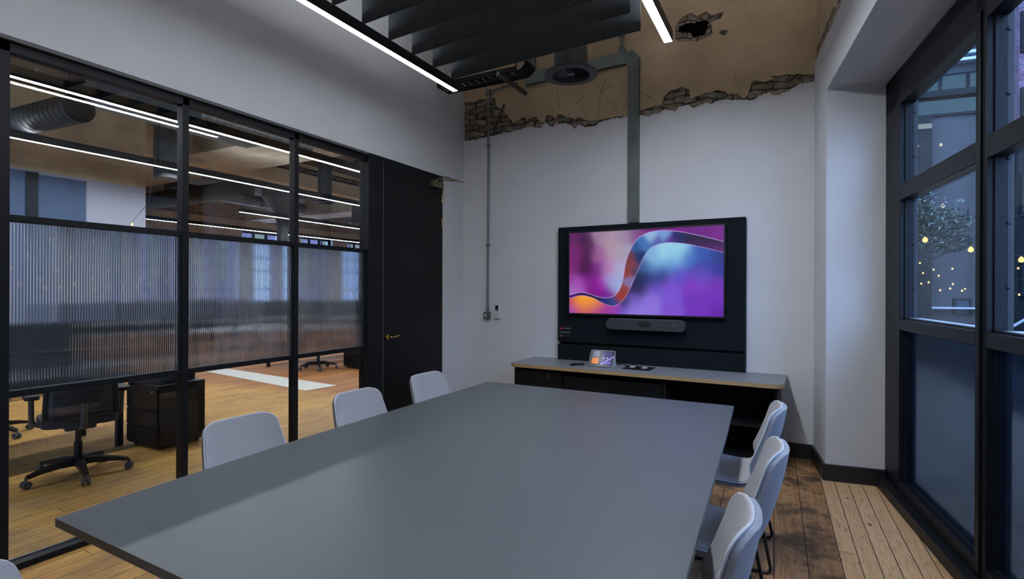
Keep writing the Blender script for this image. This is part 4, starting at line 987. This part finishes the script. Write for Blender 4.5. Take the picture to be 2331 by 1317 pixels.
# task chairs (front towards +x)
def make_task():
    t = thing('office_chair', 'x', 'office chair', (0, 0, 0), 0, 'black office chairs')
    b = BM(); cyl(b, (0, 0, .085), (0, 0, .14), .045, 16); cyl(b, (0, 0, .14), (0, 0, .27), .028, 16); cyl(b, (0, 0, .27), (0, 0, .40), .02, 14); obj('gas_column', b, plastic_black, t, smooth=True)
    for k in range(5):
        a = R(36+72*k); d = Vector((cos(a), sin(a), 0)); q = Vector((-sin(a), cos(a), 0)); b = BM(); P = []
        for s, z, hw, hh in ((.03, .115, .03, .028), (.14, .115, .026, .022), (.26, .10, .021, .016), (.33, .083, .018, .013)):
            P.append([b.verts.new(d*s+q*hw*e+Vector((0, 0, z+hh*f))) for e, f in ((-1, -1), (1, -1), (1, 1), (-1, 1))])
        for A, B in zip(P, P[1:]):
            for i in range(4): j = (i+1) % 4; b.faces.new((A[i], A[j], B[j], B[i]))
        b.faces.new(P[0][::-1]); b.faces.new(P[-1])
        arm = obj('base_arm', b, plastic_black, t, smooth=True)
        b = BM(); c = d*.335
        for e in (-.017, .017):
            cyl(b, c+q*(e-.009)+Vector((0, 0, .03)), c+q*(e+.009)+Vector((0, 0, .03)), .029, 18)
        cyl(b, c+Vector((0, 0, .03)), c+Vector((0, 0, .085)), .009, 8); obj('caster', b, plastic_grey, arm, smooth=True)
    b = BM(); box(b, -.13, .12, -.10, .10, .385, .43); obj('mechanism', b, plastic_grey, t, bev=.015)
    b = BM(); prism(b, [rrect(-.22, .25, -.24, .24, .10, 6)], .435, .49, axis='z'); obj('seat', b, mat('black seat cloth', (.018, .019, .021), .85), t, bev=.02, bseg=3)
    # mesh back with frame
    V = []
    for i in range(9):
        z = .50+.52*i/8; x = -.22-.06*(i/8)**1.2+.025*math.sin(i/8*PI); hw = .225-.03*(i/8); row = []
        for j in range(9):
            q = -1+2*j/8; row.append((x+.05*q*q, hw*q, z))
        V.append(row)
    V2 = [[(p[0]-.004, p[1], p[2]) for p in r] for r in V]
    obj('back_mesh', grid_bm(V, V2), mesh_m, t, smooth='all')
    loop = [r[0] for r in V]+V[-1][1:-1]+[r[-1] for r in V[::-1]]+V[0][1:-1][::-1]; obj('back_frame', tube(BM(), loop, .017, 8, True), plastic_black, t, smooth='all')
    b = BM(); tube(b, arc_pts([(-.05, 0, .41), (-.26, 0, .43), (-.27, 0, .62)], .06), .024, 10); obj('back_spine', b, plastic_grey, t, smooth=True)
    for sy in (-1, 1):
        b = BM(); tube(b, arc_pts([(-.02, .15*sy, .42), (.0, .28*sy, .45), (-.02, .285*sy, .66)], .05), .018, 8); a_ = obj('arm_post', b, plastic_grey, t, smooth=True)
        b = BM(); prism(b, [rrect(-.12, .14, .285*sy-.045, .285*sy+.045, .04, 5)], .655, .685, axis='z'); obj('arm_pad', b, plastic_black, a_, bev=.008)
    return t
tc0 = make_task()
tsp = [(-5.08, 2.14, R(165), 'black office chair just behind the partition glass, lower left'), (-7.15, 2.25, R(200), 'black office chair at the left edge, beyond the nearest one'), (-7.90, 7.12, R(215), 'black office chair seen under the ribbed glass near the door'), (-11.1, 8.6, R(190), 'black office chair at the white desk before the wall block'), (-12.4, 11.4, R(170), 'black office chair deep in the office before the windows')]
for i, (x, y, a, lab) in enumerate(tsp):
    if i == 0: tc0.location = (x, y, 0); tc0.rotation_euler = (0, 0, a); tc0['label'] = lab
    else: dup(tc0, (x, y, 0), a, lab)

# desks
def desk(cx, cy, lu, lv, label, screen='low', side_=1, top=desk_white, scr_h=1.18):
    t = thing('office_desk', label, 'desk', (cx, cy, 0), 0, 'office desks')
    obj('desktop', bx(-lu/2, lu/2, -lv/2, lv/2, .715, .74), top, t, bev=.002)
    for sx in (-1, 1):
        for sy in (-1, 1):
            x, y = sx*(lu/2-.05), sy*(lv/2-.05)-(.62 if sy > 0 and lv == 3.1 else 0); obj('leg', bx(x-.025, x+.025, y-.025, y+.025, 0, .715), black, t)
    obj('desk_screen', bx(side_*lu/2-.02, side_*lu/2+.02, -lv/2, lv/2, .50, scr_h), desk_screen_m, t, bev=.008, label='dark fabric screen')
    return t
desk(-6.05, 1.85, .80, 3.1, 'office desk with dark screen beyond the nearest office chair', side_=-1, top=mat('dark desk', (.06, .06, .062), .5), scr_h=1.16)
desk(-8.6, 8.1, .80, 2.6, 'white office desk seen through the ribbed glass by the door', side_=-1)
desk(-12.2, 8.3, .80, 3.2, 'white office desk before the wall block corner', side_=-1)
desk(-14.6, 12.5, .80, 4.6, 'long white office desk near the far windows', side_=-1)
desk(-10.4, 12.2, .80, 3.2, 'white office desk beyond the second air diffuser', side_=-1)
# wire cable basket below the near desk
b = BM()
for k in range(12): y = 1.3+k*.13; tube(b, [(-5.95, y, .66), (-5.95, y, .56), (-5.75, y, .56), (-5.75, y, .66)], .003, 4)
for z, x in ((.56, -5.95), (.56, -5.85), (.56, -5.75), (.59, -5.75), (.62, -5.75), (.66, -5.75), (.62, -5.95), (.66, -5.95)): cyl(b, (x, 1.3, z), (x, 2.75, z), .003, 4)
o = obj('wire_basket', b, rod_black); tag(o, 'black wire cable basket hanging below the near office desk', 'basket')
# pedestals
def pedestal(loc, rz, label, lx=.50, ly=.42, h=.56, lid=True):
    t = thing('drawer_pedestal', label, 'pedestal', loc, rz, 'black drawer pedestals')
    obj('body', bx(-lx/2, lx/2, -ly/2, ly/2, .03, h), plastic_black, t, bev=.004)
    for k, (a, c) in enumerate(((.05, .20), (.21, .36), (.37, h-.02))): 
        d_ = obj('drawer', bx(-lx/2+.01, lx/2-.01, -ly/2-.016, -ly/2-.001, a, c), door_black, t, bev=.002)
    b = BM(); cyl(b, (lx/2-.08, -ly/2-.022, h-.06), (lx/2-.08, -ly/2-.016, h-.06), .01, 12); obj('lock', b, silver, d_)
    b = BM()
    for sx in (-1, 1):
        for sy in (-1, 1): cyl(b, (sx*(lx/2-.05), sy*(ly/2-.05), 0), (sx*(lx/2-.05), sy*(ly/2-.05), .03), .02, 10)
    obj('caster', b, rubber, t)
    return t
pedestal((-5.43, 3.02, 0), R(2), 'black drawer pedestal just behind the partition, beside the office chair', .50, .44, .60)
b = BM(); prism(b, [rrect(-.24, .24, -.20, .20, .05, 5)], 0, .09, axis='z'); o = obj('seat_cushion', b, desk_screen_m, loc=(-5.50, 3.00, .602), rot=(0, 0, R(12)), bev=.03, bseg=3); tag(o, 'dark cushion lying on top of the nearest drawer pedestal', 'cushion')
pedestal((-7.38, 7.72, 0), R(-8), 'black drawer pedestal far behind the glass next to the door', .44, .5, .56)

# ------------------------------------------------------------------ courtyard outside the big window
o = obj('ground', bx(-6, 26, -14, 22, -.3, -.15), ground_m, kind='structure', loc=(0, 0, 0)); o.location = (4.2, 0, 0); tag(o, 'dark courtyard paving outside the window', 'ground')
def wpt(px, py, t):                        # sight line of a measured point carried to a courtyard plane across the window wall
    wd = Vector((cos(WNA), sin(WNA), 0)); n = Vector((-sin(WNA), cos(WNA), 0)); r = pix(px, py)
    k = (t+WNO.dot(wd))/r.dot(wd); p = r*k-WNO; return (t, p.dot(n), 1.5+r.z*k)
t = thing('courtyard_wing', 'blue grey building wing closing the courtyard, glazed at the top', 'building', tuple(WNO), WNA)
TW_ = -9.0
obj('wall', bx(TW_-.4, TW_, .6, 4.30, -.1, 9.0), facade_m, t)
obj('pier', bx(TW_, TW_+.25, 2.2, 3.06, -.1, 5.2), facade_dark, t, label='dark projecting pier')
def wwin(d0, d1, z0_, z1_, n_, m_):
    f = obj('window', bx(TW_, TW_+.06, d0, d1, z0_, z1_), facade_dark, t); w_ = (d1-d0)/n_
    for k in range(n_): obj('pane', bx(TW_+.06, TW_+.075, d0+k*w_+.04, d0+(k+1)*w_-.04, z0_+.05, z1_-.05), m_, f)
wwin(2.3, 4.2, 5.72, 6.10, 4, lit_blue); wwin(2.3, 4.2, 5.22, 5.60, 1, lit_blue)
wwin(3.45, 3.75, 2.85, 3.25, 1, facade_glass); wwin(3.5, 3.8, 1.0, 1.35, 1, facade_glass); 
obj('ledge', bx(TW_, TW_+.2, 2.2, 4.28, 5.60, 5.72), facade_dark, t); obj('ledge', bx(TW_, TW_+.15, 2.2, 4.28, 1.13, 1.17), mat('pale ledge', (.4, .44, .5), .6), t)
for k in range(5): obj('blind_slat', bx(TW_, TW_+.2, 3.1, 4.25, 6.3+.14*k, 6.36+.14*k), mat('pale slat', (.34, .42, .52), .6), t)
obj('lit_box', bx(TW_+.25, TW_+.3, 2.7, 3.04, 4.93, 5.02), lit_pale, t, label='small pale lit strip')
t = thing('courtyard_building', 'low blue grey building on the far side of the courtyard', 'building', tuple(WNO), WNA)
obj('wall', bx(-8.3, 12, 8.0, 8.3, -.1, 5.0), facade_m, t)
for k in range(6):
    f = obj('window', bx(-7.5+3*k, -5.5+3*k, 7.94, 8.0, .9, 2.6), facade_dark, t); obj('pane', bx(-7.4+3*k, -5.6+3*k, 7.92, 7.94, 1.0, 2.5), facade_glass, f)
t2 = thing('brick_gable', 'pinkish brick house face with pale windows at the right edge of the view', 'building', tuple(WNO), WNA)
obj('wall', bx(TW_+.1, TW_+.5, 4.38, 7.6, 4.3, 9), out_brick, t2); obj('lower_wall', bx(TW_+.1, TW_+.5, 4.38, 7.6, -.1, 4.3), facade_dark, t2)
for z in (1.4, 3.0, 4.7, 6.2):
    f = obj('window', bx(TW_+.5, TW_+.56, 4.40, 4.9, z, z+.8), facade_dark, t2); obj('pane', bx(TW_+.56, TW_+.58, 4.44, 4.86, z+.05, z+.75), lit_pale if z > 2 else facade_glass, f)
# metal stair
t = thing('fire_stair', 'steel stair with diagonal rails in the courtyard', 'stair', tuple(WNO), WNA)
for x in (-5.9, -5.3):
    for z in (0, .95): obj('rail', tube(BM(), [(x, 3.1, -.1+z), (x, 6.4, 2.4+z)], .022, 6), mat('pale steel rail', (.25, .29, .33), .5), t)
b = BM()
for k in range(14): y = 3.15+.23*k; box(b, -5.9, -5.3, y, y+.2, .0+.175*k, .03+.175*k)
obj('treads', b, steel_blue, t)
# tree
t = thing('courtyard_tree', 'dark leafy tree standing in the courtyard beyond the window', 'tree', tuple(WNO), WNA)
b = BM(); tube(b, [(-6.1, 1.7, -.15), (-6.1, 1.75, 1.2), (-6.0, 1.8, 2.2), (-5.9, 2.0, 2.7)], .06, 8)
for q in range(6): tube(b, [(-6.0, 1.8, 1.7+.12*q), (-5.9+.06*q, 2.1, 2.0+.12*q), (-5.8+.1*q, 2.45+.03*q, 2.2+.09*q)], .012, 5)
obj('trunk', b, bark, t)
def leaves(n, sd, cx, cy, cz, rx, ry, rz, sz=.05):
    rnd = random.Random(sd); b = BM()
    for _ in range(n):
        while True:
            p = Vector((rnd.uniform(-1, 1), rnd.uniform(-1, 1), rnd.uniform(-1, 1)))
            if p.length < 1: break
        c = Vector((cx+p.x*rx, cy+p.y*ry, cz+p.z*rz)); a = Vector((rnd.gauss(0, 1), rnd.gauss(0, 1), rnd.gauss(0, .6))).normalized(); q = a.orthogonal().normalized(); s = sz*rnd.uniform(.6, 1.4)
        v = [b.verts.new(c-a*s), b.verts.new(c+q*s*.45), b.verts.new(c+a*s), b.verts.new(c-q*s*.45)]; b.faces.new(v)
    return b
o = obj('foliage', leaves(6500, 3, -6.4, 1.85, 2.70, .8, .42, .62, .034), tree_m, t); o['kind'] = 'stuff'
o = obj('side_branch_foliage', leaves(2200, 5, -6.1, 2.25, 2.66, .5, .42, .26, .030), tree_m, t); o['kind'] = 'stuff'
o = obj('low_branch_foliage', leaves(900, 6, -6.1, 2.45, 2.30, .4, .30, .16, .026), tree_m, t); o['kind'] = 'stuff'
o = obj('pale_foliage', leaves(1500, 8, -6.0, 2.05, 2.6, .95, .62, .58, .022), tree_m2, t); o['kind'] = 'stuff'
# festoon strings outside
def string(label, P, m_, r_=.03):
    t = thing('festoon_string', label, 'string lights', tuple(WNO), WNA, 'courtyard festoon strings'); Q = []
    P = [Vector(wpt(*p)) for p in P]; Q = [P[0]-Vector((0, .6, -.1))]+[p+Vector((0, 0, r_*1.3)) for p in P]+[P[-1]+Vector((0, 1.2, .25))]
    obj('cord', tube(BM(), Q, .004, 5), rod_black, t)
    for p in P:
        b = BM(); lathe(b, [(.1*r_, -1.2*r_), (.7*r_, -r_), (r_, -.2*r_), (.7*r_, .5*r_), (.25*r_, 1.1*r_)], tuple(p), 12); obj('bulb', b, m_, t, smooth=True)
string('nearest festoon string of warm bulbs outside the window', [(2106, 545, -4.6), (2210, 567, -4.6), (2325, 590, -4.6)], bulb_m, .036)
string('festoon string of soft bulbs above the courtyard tree', [(2146, 468, -7.4), (2170, 486, -7.4), (2300, 500, -7.4)], bulb_soft, .035)
string('highest festoon string, small pinkish bulbs against the wing', [(2088, 332, -8.2), (2142, 329, -8.2), (2290, 335, -8.2)], bulb_soft, .028)
string('festoon string of small bulbs just below the tree', [(2094, 598, -7.0), (2125, 613, -7.0), (2168, 611, -7.0), (2318, 610, -7.0)], bulb_m, .017)
string('festoon string of tiny bulbs, second from the lowest', [(2101, 621, -8.0), (2137, 627, -8.0), (2169, 646, -8.0), (2197, 657, -8.0)], bulb_m, .018)
string('lowest festoon string of tiny bulbs in the courtyard', [(2097, 645, -7.6), (2114, 642, -7.6), (2140, 660, -7.6), (2163, 656, -7.6), (2190, 661, -7.6), (2320, 670, -7.6)], bulb_m, .018)
